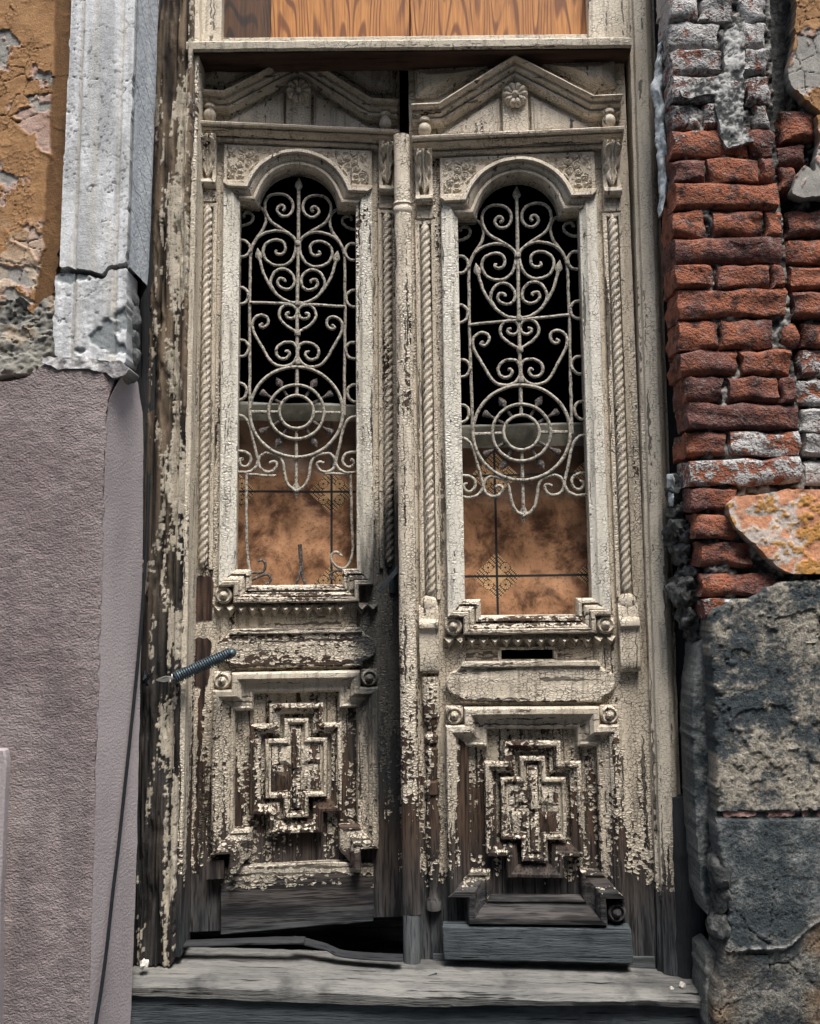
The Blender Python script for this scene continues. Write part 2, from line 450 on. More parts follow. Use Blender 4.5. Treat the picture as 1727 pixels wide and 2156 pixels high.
def worley(x, y, s=0):
    ix, iy = np.floor(x), np.floor(y); f1 = np.full(x.shape, 9.); f2 = f1.copy(); cid = np.zeros(x.shape)
    for dx in (-1, 0, 1):
        for dy in (-1, 0, 1):
            cx, cy = ix + dx, iy + dy
            d = np.hypot(cx + _h(cx, cy, s) - x, cy + _h(cx, cy, s + 5) - y)
            c = _h(cx, cy, s + 9); near = d < f1
            f2 = np.where(near, f1, np.minimum(f2, d)); cid = np.where(near, c, cid); f1 = np.where(near, d, f1)
    return f1, f2, cid
def sst(v, a, b):
    t = np.clip((v - a) / (b - a), 0, 1); return t * t * (3 - 2 * t)
def lerp(a, b, f): return np.asarray(a) * (1 - f[..., None]) + np.asarray(b) * f[..., None]
def inside(px, pz, poly):
    r = np.zeros(px.shape, bool); n = len(poly)
    for i in range(n):
        x1, z1 = poly[i]; x2, z2 = poly[(i + 1) % n]
        if z1 == z2: continue
        c = ((z1 > pz) != (z2 > pz)) & (px < (x2 - x1) * (pz - z1) / (z2 - z1) + x1); r ^= c
    return r
def relief(name, poly, Y, thick, fn, mat, parent=None, res=.003, ragged=.004, rs=60., seed=1, slope=None, round_=0, drop=.01, edge=(.10, .098, .09), **props):
    """a slab with an uneven face: fn(X, Z) gives (height towards the viewer, colour); ragged outline, real thickness.
    slope(X, Z) moves the whole face in y"""
    poly = [(p[0], p[-1]) for p in poly]
    xs = [p[0] for p in poly]; zs = [p[1] for p in poly]
    gx = np.arange(min(xs) - .004, max(xs) + .004 + res, res); gz = np.arange(min(zs) - .004, max(zs) + .004 + res, res)
    X, Z = np.meshgrid(gx, gz)
    dx = (fbm(X * rs, Z * rs, seed + 50, 3) - .5) * 2 * ragged; dz = (fbm(X * rs, Z * rs, seed + 70, 3) - .5) * 2 * ragged
    ins = inside(X + dx, Z + dz, poly)
    H, C = fn(X, Z)
    YY = np.full(X.shape, float(Y)) if slope is None else slope(X, Z)
    if round_:
        dist = np.zeros(X.shape); cur = ins.copy()
        for k in range(round_):
            dist += cur; e = cur.copy()
            e[1:] &= cur[:-1]; e[:-1] &= cur[1:]; e[:, 1:] &= cur[:, :-1]; e[:, :-1] &= cur[:, 1:]; cur = e
        H = H - drop * (1 - np.clip(dist / round_, 0, 1)) ** 2
    q = ins[:-1, :-1] & ins[1:, :-1] & ins[:-1, 1:] & ins[1:, 1:]
    used = np.zeros(ins.shape, bool)
    used[:-1, :-1] |= q; used[1:, :-1] |= q; used[:-1, 1:] |= q; used[1:, 1:] |= q
    idx = -np.ones(ins.shape, int); idx[used] = np.arange(used.sum())
    V = np.stack([X[used], (YY - H)[used], Z[used]], 1)
    CC = np.clip(C[used], 0, 1)
    jj, ii = np.nonzero(q)
    Fq = np.stack([idx[jj, ii], idx[jj, ii + 1], idx[jj + 1, ii + 1], idx[jj + 1, ii]], 1)
    # skirt
    E = np.concatenate([Fq[:, [0, 1]], Fq[:, [1, 2]], Fq[:, [2, 3]], Fq[:, [3, 0]]])
    key = np.minimum(E[:, 0], E[:, 1]).astype(np.int64) * 10000000 + np.maximum(E[:, 0], E[:, 1])
    u, inv, cnt = np.unique(key, return_inverse=True, return_counts=True)
    B = E[cnt[inv] == 1]
    if len(B):
        for _ in range(4):
            acc = np.zeros((len(V), 3)); cn = np.zeros(len(V))
            for a_, b_ in ((0, 1), (1, 0)):
                np.add.at(acc, B[:, a_], V[B[:, b_]]); np.add.at(cn, B[:, a_], 1)
            m_ = cn > 0
            sm_ = V[m_] * .5 + .5 * acc[m_] / cn[m_][:, None]; V[m_, 0] = sm_[:, 0]; V[m_, 2] = sm_[:, 2]
    bvs = np.unique(B); mp = {int(b): i + len(V) for i, b in enumerate(bvs)}
    Vb = V[bvs].copy(); Vb[:, 1] = YY[used][bvs] + thick
    Fb = np.array([(b, a, mp[int(a)], mp[int(b)]) for a, b in B]) if len(B) else np.zeros((0, 4), int)
    me = bpy.data.meshes.new(name)
    me.from_pydata(np.concatenate([V, Vb]).tolist(), [], np.concatenate([Fq, Fb]).tolist()); me.update()
    ca = me.color_attributes.new('Col', 'FLOAT_COLOR', 'POINT')
    full = np.concatenate([np.concatenate([CC, np.tile(np.array(edge), (len(bvs), 1))]), np.ones((len(V) + len(Vb), 1))], 1)
    ca.data.foreach_set('color', full.astype(np.float32).ravel())
    me.polygons.foreach_set('use_smooth', np.ones(len(me.polygons), bool)); me.set_sharp_from_angle(angle=R(55))
    me.materials.append(mat)
    o = bpy.data.objects.new(name, me); COL.objects.link(o)
    if parent: o.parent = parent
    for k, v in props.items(): o[k] = v
    return o
def pxz(pts, Y): return [(at(x, y, Y)[0], at(x, y, Y)[2]) for x, y in pts]

# ------------------------------------------------------------------ the setting
SILL_Z = -.03
g = MB().add([(-30, -30, -.6), (30, -30, -.6), (30, .2, -.6), (-30, .2, -.6)], [(0, 1, 2, 3)]).build('pavement', M_GROUND, kind='structure')
# unseen house fronts added across the street to keep low sky off the door
op = empty('unseen_street_facade', (0, -6.6, -.6)); tag(op, 'unseen plain rendered house fronts added across the street to block low sky', 'building', kind='structure')
_wx = (-7.6, -5.2, -2.8, -.4, 2.0, 4.4, 6.8)
ob = MB().box(-9, 9, .25, .6, 0, 7.2)
for i, x0 in enumerate((-9,) + tuple(x + 1.0 for x in _wx)): ob.box(x0, (_wx + (9,))[i], 0, .25, 0, 7.2)
for x0 in _wx:
    for za, zb_ in ((0, .9), (2.6, 4.0), (5.7, 7.2)): ob.box(x0, x0 + 1.0, .0, .25, za, zb_)
ob.build('facade_wall', M_FACADE, op).scale = (1, -1, 1)
for x0 in _wx:
    for za in (.9, 4.0): MB().box(x0, x0 + 1.0, -.2, -.17, za, za + 1.7).build('window_pane', M_ROOM, op)
MB().box(-9, 9, -.02, .3, 7.2, 7.5).build('roof_cornice', M_FACADE, op, bevel=.03)
# the unlit hall behind the door: floor, ceiling and three walls
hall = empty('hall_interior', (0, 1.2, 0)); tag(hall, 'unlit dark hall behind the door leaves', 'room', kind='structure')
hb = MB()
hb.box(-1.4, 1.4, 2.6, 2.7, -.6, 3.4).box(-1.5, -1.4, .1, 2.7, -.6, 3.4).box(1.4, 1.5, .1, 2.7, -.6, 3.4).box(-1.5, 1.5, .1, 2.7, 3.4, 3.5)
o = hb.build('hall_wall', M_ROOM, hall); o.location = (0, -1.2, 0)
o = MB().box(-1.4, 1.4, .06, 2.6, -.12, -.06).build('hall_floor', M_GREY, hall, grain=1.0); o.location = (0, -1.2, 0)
# masonry core the facing sits on
core = empty('wall_core', (0, 0, 0)); tag(core, 'dark masonry core of the street wall behind its facings', 'wall', kind='structure')
MB().box(-2.2, -.80, -.20, .12, -.6, 3.4).build('core_masonry', M_MORTAR, core)
MB().box(-.80, -.705, -.05, .12, -.6, 3.4).build('core_timber', M_DARK, core)
MB().box(.735, 2.2, -.13, .12, -.6, 3.4).build('core_masonry', M_MORTAR, core)
MB().box(-.70, .735, .05, .12, 2.75, 3.4).build('core_masonry', M_MORTAR, core)

# ------------------------------------------------------------------ wall to the side of the rotten post
YW, YS = -.25, -.14            # street face, inner edge of the splay
# ochre wall, paint in three layers flaking off grey render
def ochre_fn(ss, greyer=0.0, pinkk=0.0):
    def fn(X, Z):
        wx = X + .010 * (fbm(X * 45, Z * 45, ss, 3) - .5); wz = Z + .010 * (fbm(X * 45, Z * 45, ss + 3, 3) - .5)
        f1, f2, cid = worley(wx * 19, wz * 22, ss + 1); e = f2 - f1
        g1, g2, gid = worley(wx * 70, wz * 70, ss + 31); e2 = g2 - g1
        n1 = fbm(wx * 9, wz * 8, ss + 11, 4, .45) + .16 * (cid - .5) + .05 * (gid - .5)
        n2 = fbm(wx * 8, wz * 7, ss + 21, 4, .45) + .14 * (cid - .5)
        l1 = sst(n1, .36 + greyer, .37 + greyer)                # undercoat kept
        l2 = l1 * sst(n2, .395 + pinkk, .405 + pinkk) * sst(n1, .40 + greyer, .40 + greyer)
        crk = sst(.05 - e, 0, .05) * sst(fbm(X * 9, Z * 9, ss + 6, 2), .42, .58)
        crk2 = sst(.07 - e2, 0, .07) * l2 * sst(fbm(X * 20, Z * 20, ss + 41, 2), .48, .6)
        rim1 = sst(.10 - np.abs(n1 - .40 - greyer), 0, .10) * l1; rim2 = sst(.06 - np.abs(n2 - .40 - pinkk), 0, .06) * l2
        lift = .0028 * rim2 + .0015 * rim1 + .0022 * sst(.25 - e2, 0, .25) * l2 * sst(fbm(X * 20, Z * 20, ss + 41, 2), .45, .65)
        H = .004 * fbm(X * 12, Z * 12, ss + 7, 3) + .0016 * l1 + .0018 * l2 + lift - .003 * crk - .003 * crk2 + .0008 * fbm(X * 160, Z * 160, ss + 9, 2)
        grey = lerp((.20, .19, .175), (.36, .335, .29), fbm(X * 30, Z * 30, ss + 14, 3))
        pink = lerp((.36, .225, .17), (.44, .315, .255), fbm(X * 22, Z * 22, ss + 15, 3))
        och = lerp((.235, .12, .052), (.38, .215, .10), fbm(X * 25, Z * 25, ss + 16, 4))
        c = lerp(lerp(grey, pink, l1), och, l2)
        return H, c * (1 - .75 * np.maximum(crk, crk2))[..., None]
    return fn
wl = empty('ochre_wall', (-1.0, YW, -.6)); tag(wl, 'peeling ochre plaster wall beside the white pilaster with rubble showing at its foot', 'wall', kind='thing')
def child(o, par):
    o.parent = par; o.location = -Vector(par.location); return o
of = ochre_fn(3)
_pe = np.array(sorted((at(x, y, YW + .035)[2], at(x, y, YW + .035)[0]) for x, y in ((180, -330), (152, 100), (142, 330), (125, 545), (112, 640))))
def ochre_left(X, Z):
    H, c = of(X, Z)
    # smoother brown strip next to the pilaster
    edgeX = np.interp(Z, _pe[:, 0], _pe[:, 1])
    s = sst(X - edgeX, -.052, -.046) * 1.0 + 0 * X
    s = s * sst(X - edgeX + .03 * (fbm(X * 30, Z * 14, 91, 3) - .5), -.05, -.044)
    br = lerp((.085, .043, .018), (.19, .10, .042), fbm(X * 30, Z * 8, 93, 4))
    lo = sst(-Z, -1.95, -1.70)  # more undercoat low down
    c = lerp(c, lerp((.42, .33, .24), (.52, .42, .31), fbm(X * 40, Z * 40, 95, 3)), np.clip(lo * sst(fbm(X * 16, Z * 16, 94, 3), .46, .5), 0, 1) * .85)
    return H * (1 - .75 * s), lerp(c, br, s)
pol = pxz([(-330, -330), (180, -330), (152, 100), (142, 330), (125, 545), (112, 640), (75, 668), (55, 640), (30, 655), (-330, 600)], YW + .035)
child(relief('ochre_plaster', pol, YW + .035, .04, ochre_left, M_LAYERS, None, .0026, .006, 45, 2), wl)
def rubble_fn(ss):
    def fn(X, Z):
        n_ = fbm(X * 14, Z * 20, ss, 5, .55); r_ = 1 - np.abs(2 * fbm(X * 22, Z * 34, ss + 9, 4, .6) - 1); m_ = fbm(X * 85, Z * 95, ss + 4, 4, .65)
        led = np.floor(n_ * 7) / 7                      # broken ledges
        H = .030 * led + .014 * n_ + .010 * r_ + .007 * m_
        c = lerp((.050, .054, .053), (.255, .24, .205), sst(.5 * n_ + .25 * r_ + .45 * m_, .42, .74))
        c = lerp(c, (.33, .25, .17), sst(fbm(X * 12, Z * 12, ss + 15, 3), .60, .66) * .6)
        return H, c
    return fn
pol = pxz([(-330, 575), (35, 640), (60, 630), (80, 655), (140, 600), (140, 790), (60, 792), (-330, 850)], YW + .05)
child(relief('rubble_core', pol, YW + .055, .05, rubble_fn(5), M_LAYERS, None, .0032, .006, 40, 3), wl)
# white pilaster: a shaft above an open crack and the block below it
pil = empty('pilaster', (-.75, YW, -.6)); tag(pil, 'chalky white plaster pilaster broken across by an open crack', 'pilaster', kind='thing')
XA, XB = at(150, 250, YW)[0], at(282, 250, YW)[0]
def pil_fn(ss, low=0.0):
    def fn(X, Z):
        t = (X - XA) / (XB - XA)
        chan = sst(t, .165, .185) * (1 - sst(t, .20, .22)) + .7 * sst(t, .79, .81) * (1 - sst(t, .835, .855))
        field = sst(t, .21, .23) * (1 - sst(t, .78, .80))
        f1, f2, cid = worley(X * 9 + fbm(X * 20, Z * 20, ss, 3), Z * 5 + .8 * fbm(X * 15, Z * 15, ss + 2, 3), ss + 4)
        crk = sst(.012 - (f2 - f1), 0, .012) * sst(fbm(X * 7, Z * 7, ss + 19, 2), .42, .5)
        pit = sst(fbm(X * 130, Z * 130, ss + 5, 3), .66, .72) * sst(fbm(X * 14, Z * 14, ss + 6, 3), .45, .65)
        ero = low * sst(fbm(X * 16, Z * 16, ss + 9, 4), .52, .60)
        H = .020 + .004 * field - .007 * chan - .0025 * crk - .0006 * pit + .0012 * fbm(X * 25, Z * 25, ss + 7, 4) - .006 * ero + (.0006 + .0022 * low) * fbm(X * 110, Z * 110, ss + 8, 3)
        c = lerp((.40, .398, .39), (.60, .595, .59), sst(fbm(X * 22, Z * 9, ss + 11, 4), .3, .65))
        c = lerp(c, (.42, .37, .27), np.clip(chan * .7 + .45 * sst(fbm(X * 40, Z * 3, ss + 12, 3), .6, .75), 0, 1) * .7)
        c = lerp(c, (.33, .33, .335), .55 * sst(fbm(X * 60, Z * 2.2, ss + 22, 3), .5, .7))
        c = lerp(c, (.22, .235, .235), ero)
        return H, c * (1 - .8 * np.maximum(crk, pit * .7))[..., None]
    return fn
CR = [(112, 576), (150, 572), (190, 580), (225, 588), (238, 570), (272, 563)]
low = [(x, y - 3) for x, y in CR[::-1]]; hi = [(x + (-6 if i == 0 else 0), y + 4) for i, (x, y) in enumerate(CR)]
pol = pxz([(171, -330), (150, 150), (138, 400), (131, 570)] + low[::-1][1:] + [(278, 400), (285, 200), (306, -330)], YW)
child(relief('shaft', pol, YW, .06, pil_fn(7), M_LAYERS, None, .003, .0018, 70, 5), pil)
pol = pxz([(122, 582)] + [(x, y) for x, y in hi[1:]] + [(274, 640), (270, 770), (200, 762), (120, 755), (117, 680)], YW)
child(relief('lower_block', pol, YW + .004, .06, pil_fn(17, 1.0), M_LAYERS, None, .003, .004, 60, 6), pil)
# inner splayed face of the shaft
def splay(name, q, mat, par, **k):
    """quad strip from the street edge back to the frame, given as (px, py) pairs for both edges"""
    V = []; Fs = []
    n = len(q)
    for (a, b_) in q:
        A = at(*a, YW - .018); B = at(*b_, YS)
        for f in np.linspace(0, 1, 9): V.append(tuple(A + (B - A) * f))
    for i in range(n - 1):
        for j in range(8):
            s = i * 9 + j; Fs.append((s, s + 1, s + 10, s + 9))
    # back closing so the face has body
    m = len(V)
    for i in range(n):
        A = V[i * 9]; B = V[i * 9 + 8]
        V.append((A[0] - .05, A[1] + .08, A[2])); V.append((B[0] - .05, B[1] + .10, B[2]))
    for i in range(n - 1):
        Fs.append((i * 9 + 8, m + 2 * i + 1, m + 2 * i + 3, (i + 1) * 9 + 8)); Fs.append((i * 9, (i + 1) * 9, m + 2 * i + 2, m + 2 * i))
    o = MB().add(V, Fs).build(name, mat, None, 40, jit=.0015, cut=.05, **k)
    return child(o, par)
def splay_mat():
    t = NT('blue_white_plaster_return'); tc, co = t.coords()
    d = t.n('TexNoise', {'Vector': co, 'Scale': 6.0, 'Detail': 3.0}).outputs['Color']
    dc = t.vadd(t.vmul(co, (14, 3, 9)), t.vmul(d, (.9, .9, .9)))
    sp = t.n('SeparateXYZ', {0: co})
    lines = t.math('FRACT', t.add(t.mul(sp.outputs[2], 12.5), t.add(t.mul(sp.outputs[1], 9.0), t.mul(t.noise(co, 9., 3), 1.1))))
    crk = t.mul(t.sub(1.0, t.step(t.math('ABSOLUTE', t.sub(lines, .5)), .006, .022)), t.step(t.noise(co, 12., 2), .36, .46))
    a = t.noise(t.vmul(co, (1, 1, .3)), 18., 4, .6)
    c = t.mix(t.step(a, .3, .7), (.36, .385, .40), (.54, .56, .57))
    c = t.mix(t.mul(crk, .85), c, (.06, .065, .07))
    return t.out(c, t.add(t.mul(crk, -1.5), t.noise(co, 90., 3)), .003, 1.0, .9)
M_SPLAY = splay_mat()
splay('shaft_return', [((306, -330), (350, -330)), ((290, 60), (332, 60)), ((285, 200), (328, 200)), ((279, 400), (320, 400)), ((274, 545), (314, 545)), ((273, 562), (310, 602))], M_SPLAY, pil)
M_CHUNK = simple('grey_broken_render', (.10, .102, .10), .5, 45., .95, .005)
# crumbling return below the crack
for i, (x, y, r_) in enumerate(((276, 628, .024), (280, 672, .026), (278, 716, .024), (284, 748, .018))):
    c = at(x, y, YW + .05); rings = []
    mb = MB(); bm = bmesh.new(); bmesh.ops.create_icosphere(bm, subdivisions=3, radius=1)
    for v in bm.verts:
        n_ = 1 + .35 * mnoise.noise(v.co * 1.3 + Vector((i * 7, 0, 0))) + .12 * mnoise.noise(v.co * 4 + Vector((i, 3, 0)))
        v.co = Vector((v.co.x * r_ * .8 * n_ + c[0], v.co.y * r_ * 1.2 * n_ + c[1], v.co.z * r_ * 1.3 * n_ + c[2]))
    me = bpy.data.meshes.new('broken_stone'); bm.to_mesh(me); bm.free()
    mb.add([v.co[:] for v in me.vertices], [tuple(p.vertices) for p in me.polygons])
    child(mb.build('broken_stone', M_CHUNK, None, 35), pil)
# mauve rendered plinth
pv = empty('rendered_plinth', (-.8, YW, -.6)); tag(pv, 'rough mauve rendered plinth under the broken pilaster', 'plinth', kind='thing')
MZ = [(205 - 12, 2300), (196, 2100), (205, 1800), (212, 1500), (222, 1200), (228, 950), (232, 850)]
def flat_fn(X, Z):
    H = .020 + .004 * fbm(X * 6, Z * 6, 33, 3) + .0035 * fbm(X * 55, Z * 75, 34, 3) - .006 * sst(X, XM(Z) - .012, XM(Z))
    return H, np.ones(X.shape + (3,)) * .3
_mz = np.array([(at(x, y, YW)[2], at(x, y, YW)[0]) for x, y in MZ])
def XM(Z): return np.interp(Z, _mz[:, 0], _mz[:, 1])
pol = pxz([(-330, 2300)] + MZ + [(250, 800), (240, 775), (170, 768), (100, 770), (60, 800), (-330, 860)], YW)
child(relief('plinth_face', pol, YW, .05, flat_fn, M_STUCCO, None, .004, .003, 50, 8), pv)
def lip_fn(X, Z):
    n_ = fbm(X * 50, Z * 50, 44, 4)
    m_ = fbm(X * 130, Z * 130, 47, 3)
    return .022 + .008 * n_ + .005 * m_, lerp((.24, .225, .22), (.52, .50, .485), sst(n_ + .5 * (m_ - .5), .3, .62))
pol = pxz([(95, 772), (100, 758), (170, 756), (235, 768), (262, 765), (282, 782), (270, 800), (246, 806), (232, 792), (180, 782), (130, 784)], YW)
child(relief('broken_lip', pol, YW, .05, lip_fn, M_LAYERS, None, .003, .006, 60, 9), pv)
splay('plinth_return', [((262, 786), (283, 790)), ((246, 808), (290, 806)), ((231, 840), (300, 870)), ((223, 900), (302, 930)), ((217, 1100), (301, 1100)), ((207, 1400), (296, 1400)), ((197, 1800), (288, 1800)), ((188, 2100), (277, 2100)), ((183, 2300), (270, 2300))], M_STUCCO2, pv)
# small pale block standing proud by the picture's edge of the plinth
o = MB().prism(pxz([(-330, 1578), (8, 1578), (13, 1600), (6, 1750), (0, 1900), (-4, 2300), (-330, 2300)], YW - .045), YW - .045, YW + .01).build('corner_stone', M_STUCCO2, None, 40, .004, jit=.001, cut=.05)
tag(o, 'pale mauve rendered block standing proud of the rough plinth', 'block', kind='thing')

# ------------------------------------------------------------------ brick side
YB = -.20
bw = empty('brick_pier', (.9, YB, -.6)); tag(bw, 'old red brick pier beside the door with limewashed upper courses', 'brick pier', kind='thing')
def brick(x0, x1, y0, y1, lime=0.0, Y=YB, depth=.11, par=None, rough=.0028, xoff=0.0):
    ym = (y0 + y1) / 2
    a = at(x0, ym, Y); b_ = at(x1, ym, Y); zt_ = at((x0 + x1) / 2, y0, Y)[2]; zb_ = at((x0 + x1) / 2, y1, Y)[2]
    X0, X1 = a[0], b_[0]; yy = Y + random.uniform(-.006, .006)
    nx, nz = max(3, int((X1 - X0) / .018)), 4
    # rounded worn block: front grid plus sides
    bm = bmesh.new(); bmesh.ops.create_cube(bm, size=1)
    bmesh.ops.subdivide_edges(bm, edges=bm.edges[:], cuts=5, use_grid_fill=True)
    sd_ = random.uniform(0, 99); tilt = random.uniform(-.02, .02)
    V = []
    hx, hz = (X1 - X0) / 2, (zt_ - zb_) / 2
    for v in bm.verts:
        c = v.co * 2; q = Vector((c.x * hx, c.y * depth / 2, c.z * hz)); rr = .0065 + .006 * abs(mnoise.noise(Vector((c.x * 1.7 + sd_, c.z * 1.3, 4))))
        # pull corners in
        for i, hh in enumerate((hx, depth / 2, hz)): pass
        ex, ez = abs(c.x) > .99, abs(c.z) > .99; ey = c.y < -.99
        if ey and (ex or ez): q.y += rr * (.7 if not (ex and ez) else 1.2)
        if ey and ex: q.x -= math.copysign(rr * .35, c.x)
        if ey and ez: q.z -= math.copysign(rr * .3, c.z)
        q += Vector(mnoise.noise_vector(Vector((q.x * 22 + sd_, q.y * 22, q.z * 34)))) * rough * 3.3
        if ey: q.y -= rough * 2.0 * mnoise.noise(Vector((q.x * 60 + sd_, q.z * 60, 0)))
        ch = mnoise.noise(Vector((q.x * 9 + sd_, q.z * 9, 7)))
        if ey and ch > .25: q.y += .012 * (ch - .25) * 2
        q.z += tilt * q.x
        V.append((q.x + (X0 + X1) / 2, q.y + yy + depth / 2, q.z + (zt_ + zb_) / 2))
    bm.verts.index_update(); mb = MB().add(V, [[v.index for v in f.verts] for f in bm.faces]); bm.free()
    return child(mb.build('brick', M_BRICK, None, 50, lime=lime), par or bw)
COURSES = [(-330, -282, [(1395, 1500), (1506, 1604)], .9), (-276, -228, [(1398, 1604)], .9), (-222, -174, [(1400, 1470), (1476, 1606)], .9), (-168, -120, [(1402, 1606)], .9), (-114, -68, [(1405, 1480), (1486, 1608)], .9), (-62, -12, [(1408, 1520), (1528, 1612)], .9), (-8, 38, [(1411, 1470), (1476, 1545), (1560, 1616)], .85), (43, 97, [(1412, 1516), (1568, 1616)], .9), (101, 151, [(1413, 1524), (1568, 1618)], .8), (156, 211, [(1416, 1566), (1571, 1624)], .75),
    (216, 265, [(1418, 1476), (1483, 1562), (1588, 1622)], .7), (270, 325, [(1418, 1578), (1581, 1632)], .45), (332, 381, [(1420, 1488), (1492, 1600), (1604, 1631)], .1), (384, 436, [(1420, 1642)], .12),
    (441, 495, [(1420, 1487), (1504, 1610), (1614, 1652)], .1), (498, 551, [(1420, 1650)], .0), (556, 604, [(1423, 1500), (1513, 1622), (1627, 1654)], .08), (609, 665, [(1428, 1658)], .05), (672, 732, [(1431, 1516), (1521, 1630)], .02),
    (736, 788, [(1436, 1557), (1562, 1668)], .05), (793, 845, [(1446, 1528), (1532, 1640), (1645, 1679)], .15), (849, 902, [(1450, 1685)], .2), (908, 958, [(1449, 1530), (1539, 1690)], .42), (965, 1018, [(1454, 1690)], .45),
    (1026, 1074, [(1456, 1556)], .25), (1083, 1132, [(1466, 1552)], .0), (1141, 1193, [(1474, 1585)], .1), (1209, 1256, [(1482, 1640)], .4), (1264, 1302, [(1486, 1600)], .6)]
for y0, y1, xs, lm in COURSES:
    for k, (x0, x1) in enumerate(xs):
        brick(x0, x1, y0 - 1, y1 + 1, lm - .12 + (.25 if (908 <= y0 <= 965 and k == len(xs) - 1) else 0))
# second stack of bricks past the settlement crack, set back
for y0, y1, xs, lm in [(300, 345, [(1640, 1700)], .1), (352, 400, [(1642, 1680)], .3), (440, 492, [(1662, 1800), (1808, 1935), (1943, 2060)], .05), (500, 552, [(1660, 1800), (1808, 1935), (1943, 2060)], .05), (558, 606, [(1664, 1800), (1808, 1935), (1943, 2060)], .0), (612, 668, [(1668, 1800), (1808, 1935), (1943, 2060)], .35), (676, 728, [(1645, 1686), (1692, 1800), (1808, 1935), (1943, 2060)], .15),
                       (735, 790, [(1690, 1800), (1808, 1935), (1943, 2060)], .6), (796, 850, [(1686, 1800), (1808, 1935), (1943, 2060)], .7), (856, 905, [(1694, 1800), (1808, 1935), (1943, 2060)], .8), (912, 960, [(1697, 1800), (1808, 1935), (1943, 2060)], .9), (968, 1020, [(1698, 1800), (1808, 1935), (1943, 2060)], .8), (230, 292, [(1650, 1720)], .4)]:
    for x0, x1 in xs: brick(x0, x1, y0, y1, lm - .05, YB + .012)
def mort_fn(ss):
    def fn(X, Z):
        n_ = fbm(X * 30, Z * 30, ss, 4); m_ = fbm(X * 90, Z * 90, ss + 4, 3)
        p_ = fbm(X * 190, Z * 190, ss + 8, 3)
        return .012 * n_ + .004 * m_ + .003 * p_, lerp((.05, .052, .05), (.42, .41, .385), sst(n_ + .5 * (m_ - .5) + .6 * (p_ - .5), .36, .66))
    return fn
child(relief('mortar_smear', pxz([(1520, 70), (1568, 40), (1566, 260), (1590, 300), (1530, 318), (1510, 270), (1500, 200), (1440, 212), (1424, 186), (1500, 165), (1524, 150)], YB - .002), YB + .002, .02, mort_fn(71), M_LAYERS, None, .003, .008, 60, 12), bw)
def bed_fn(k):
    def fn(X, Z):
        n_ = fbm(X * 30, Z * 34, 77, 4); p_ = fbm(X * 130, Z * 130, 79, 3)
        return .030 * n_ + .008 * p_, lerp((.026, .026, .025), (.25, .235, .21), sst(n_ + .5 * (p_ - .5), .42, .72)) * k
    return fn
child(relief('mortar_bed', pxz([(1412, -330), (1600, -330), (1618, 200), (1632, 400), (1648, 600), (1682, 1000), (1690, 1300), (1490, 1300), (1468, 1000), (1440, 600)], YB + .05), YB + .038, .06, bed_fn(1.0), M_LAYERS, None, .0035, .006, 40, 13), bw)
child(relief('mortar_bed', pxz([(1660, -330), (2060, -330), (2060, 1060), (1696, 1060), (1690, 760), (1668, 560), (1664, 430), (1655, 300)], YB + .06), YB + .056, .05, bed_fn(.7), M_LAYERS, None, .0035, .006, 40, 18), bw)
for i, (x, y, r_) in enumerate([(1430, 1120, .035), (1440, 1165, .030), (1428, 1030, .03), (1442, 1240, .040), (1450, 1300, .030), (1470, 1330, .03), (1432, 1075, .028), (1455, 1215, .03)]):
    c = at(x, y, -.10); bm = bmesh.new(); bmesh.ops.create_icosphere(bm, subdivisions=4, radius=1); mb = MB(); V = []
    for v in bm.verts:
        n_ = 1 + .45 * mnoise.noise(v.co * 1.4 + Vector((i * 9, 2, 0))) + .22 * mnoise.noise(v.co * 4.5 + Vector((i, 3, 0))) + .10 * mnoise.noise(v.co * 11 + Vector((i, 3, 0)))
        V.append((v.co.x * r_ * n_ + c[0], v.co.y * r_ * 1.5 * n_ + c[1], v.co.z * r_ * 1.15 * n_ + c[2]))
    bm.verts.index_update(); mb.add(V, [[v.index for v in f.verts] for f in bm.faces]); bm.free()
    child(mb.build('stone_chunk', M_MORTAR, None, 70), bw)
# plaster left on the brick wall
pw = empty('plaster_remnant', (1.0, YB, -.6)); tag(pw, 'flaking ochre plaster remnant past the settlement crack by the limewashed bricks', 'plaster', kind='thing')
child(relief('ochre_plaster', pxz([(1655, -330), (2060, -330), (2060, 250), (1725, 240), (1688, 205), (1668, 190), (1655, 150), (1668, 100), (1672, 40)], YB), YB - .004, .028, ochre_fn(23, -.01, .0), M_LAYERS, None, .0026, .006, 50, 14), pw)
child(relief('ochre_plaster', pxz([(1715, 245), (2060, 230), (2060, 425), (1700, 418), (1666, 412), (1672, 370), (1690, 350), (1712, 360), (1722, 300)], YB), YB - .004, .028, ochre_fn(29, -.02, .0), M_LAYERS, None, .0026, .006, 50, 15), pw)
def patch_fn(X, Z):
    n_ = fbm(X * 16, Z * 16, 81, 4); m_ = fbm(X * 20, Z * 26, 85, 4)
    f1, f2, cid = worley(X * 75, Z * 75, 83)
    band = sst(fbm((X - Z) * 9, (X + Z) * 5, 88, 3), .47, .52)
    c = lerp((.48, .215, .115), (.54, .27, .16), n_)
    c = lerp(c, lerp((.50, .42, .36), (.30, .28, .26), sst(m_, .5, .7)), band * sst(m_, .35, .42))
    fl = sst(m_ + .18 * (cid - .5), .52, .55)
    c = lerp(c, (.40, .20, .05), fl * .9)
    return .010 * n_ + .0018 * fl * (1 - sst(.2 - (f2 - f1), 0, .2)) + .003 * fbm(X * 120, Z * 120, 86, 3), c
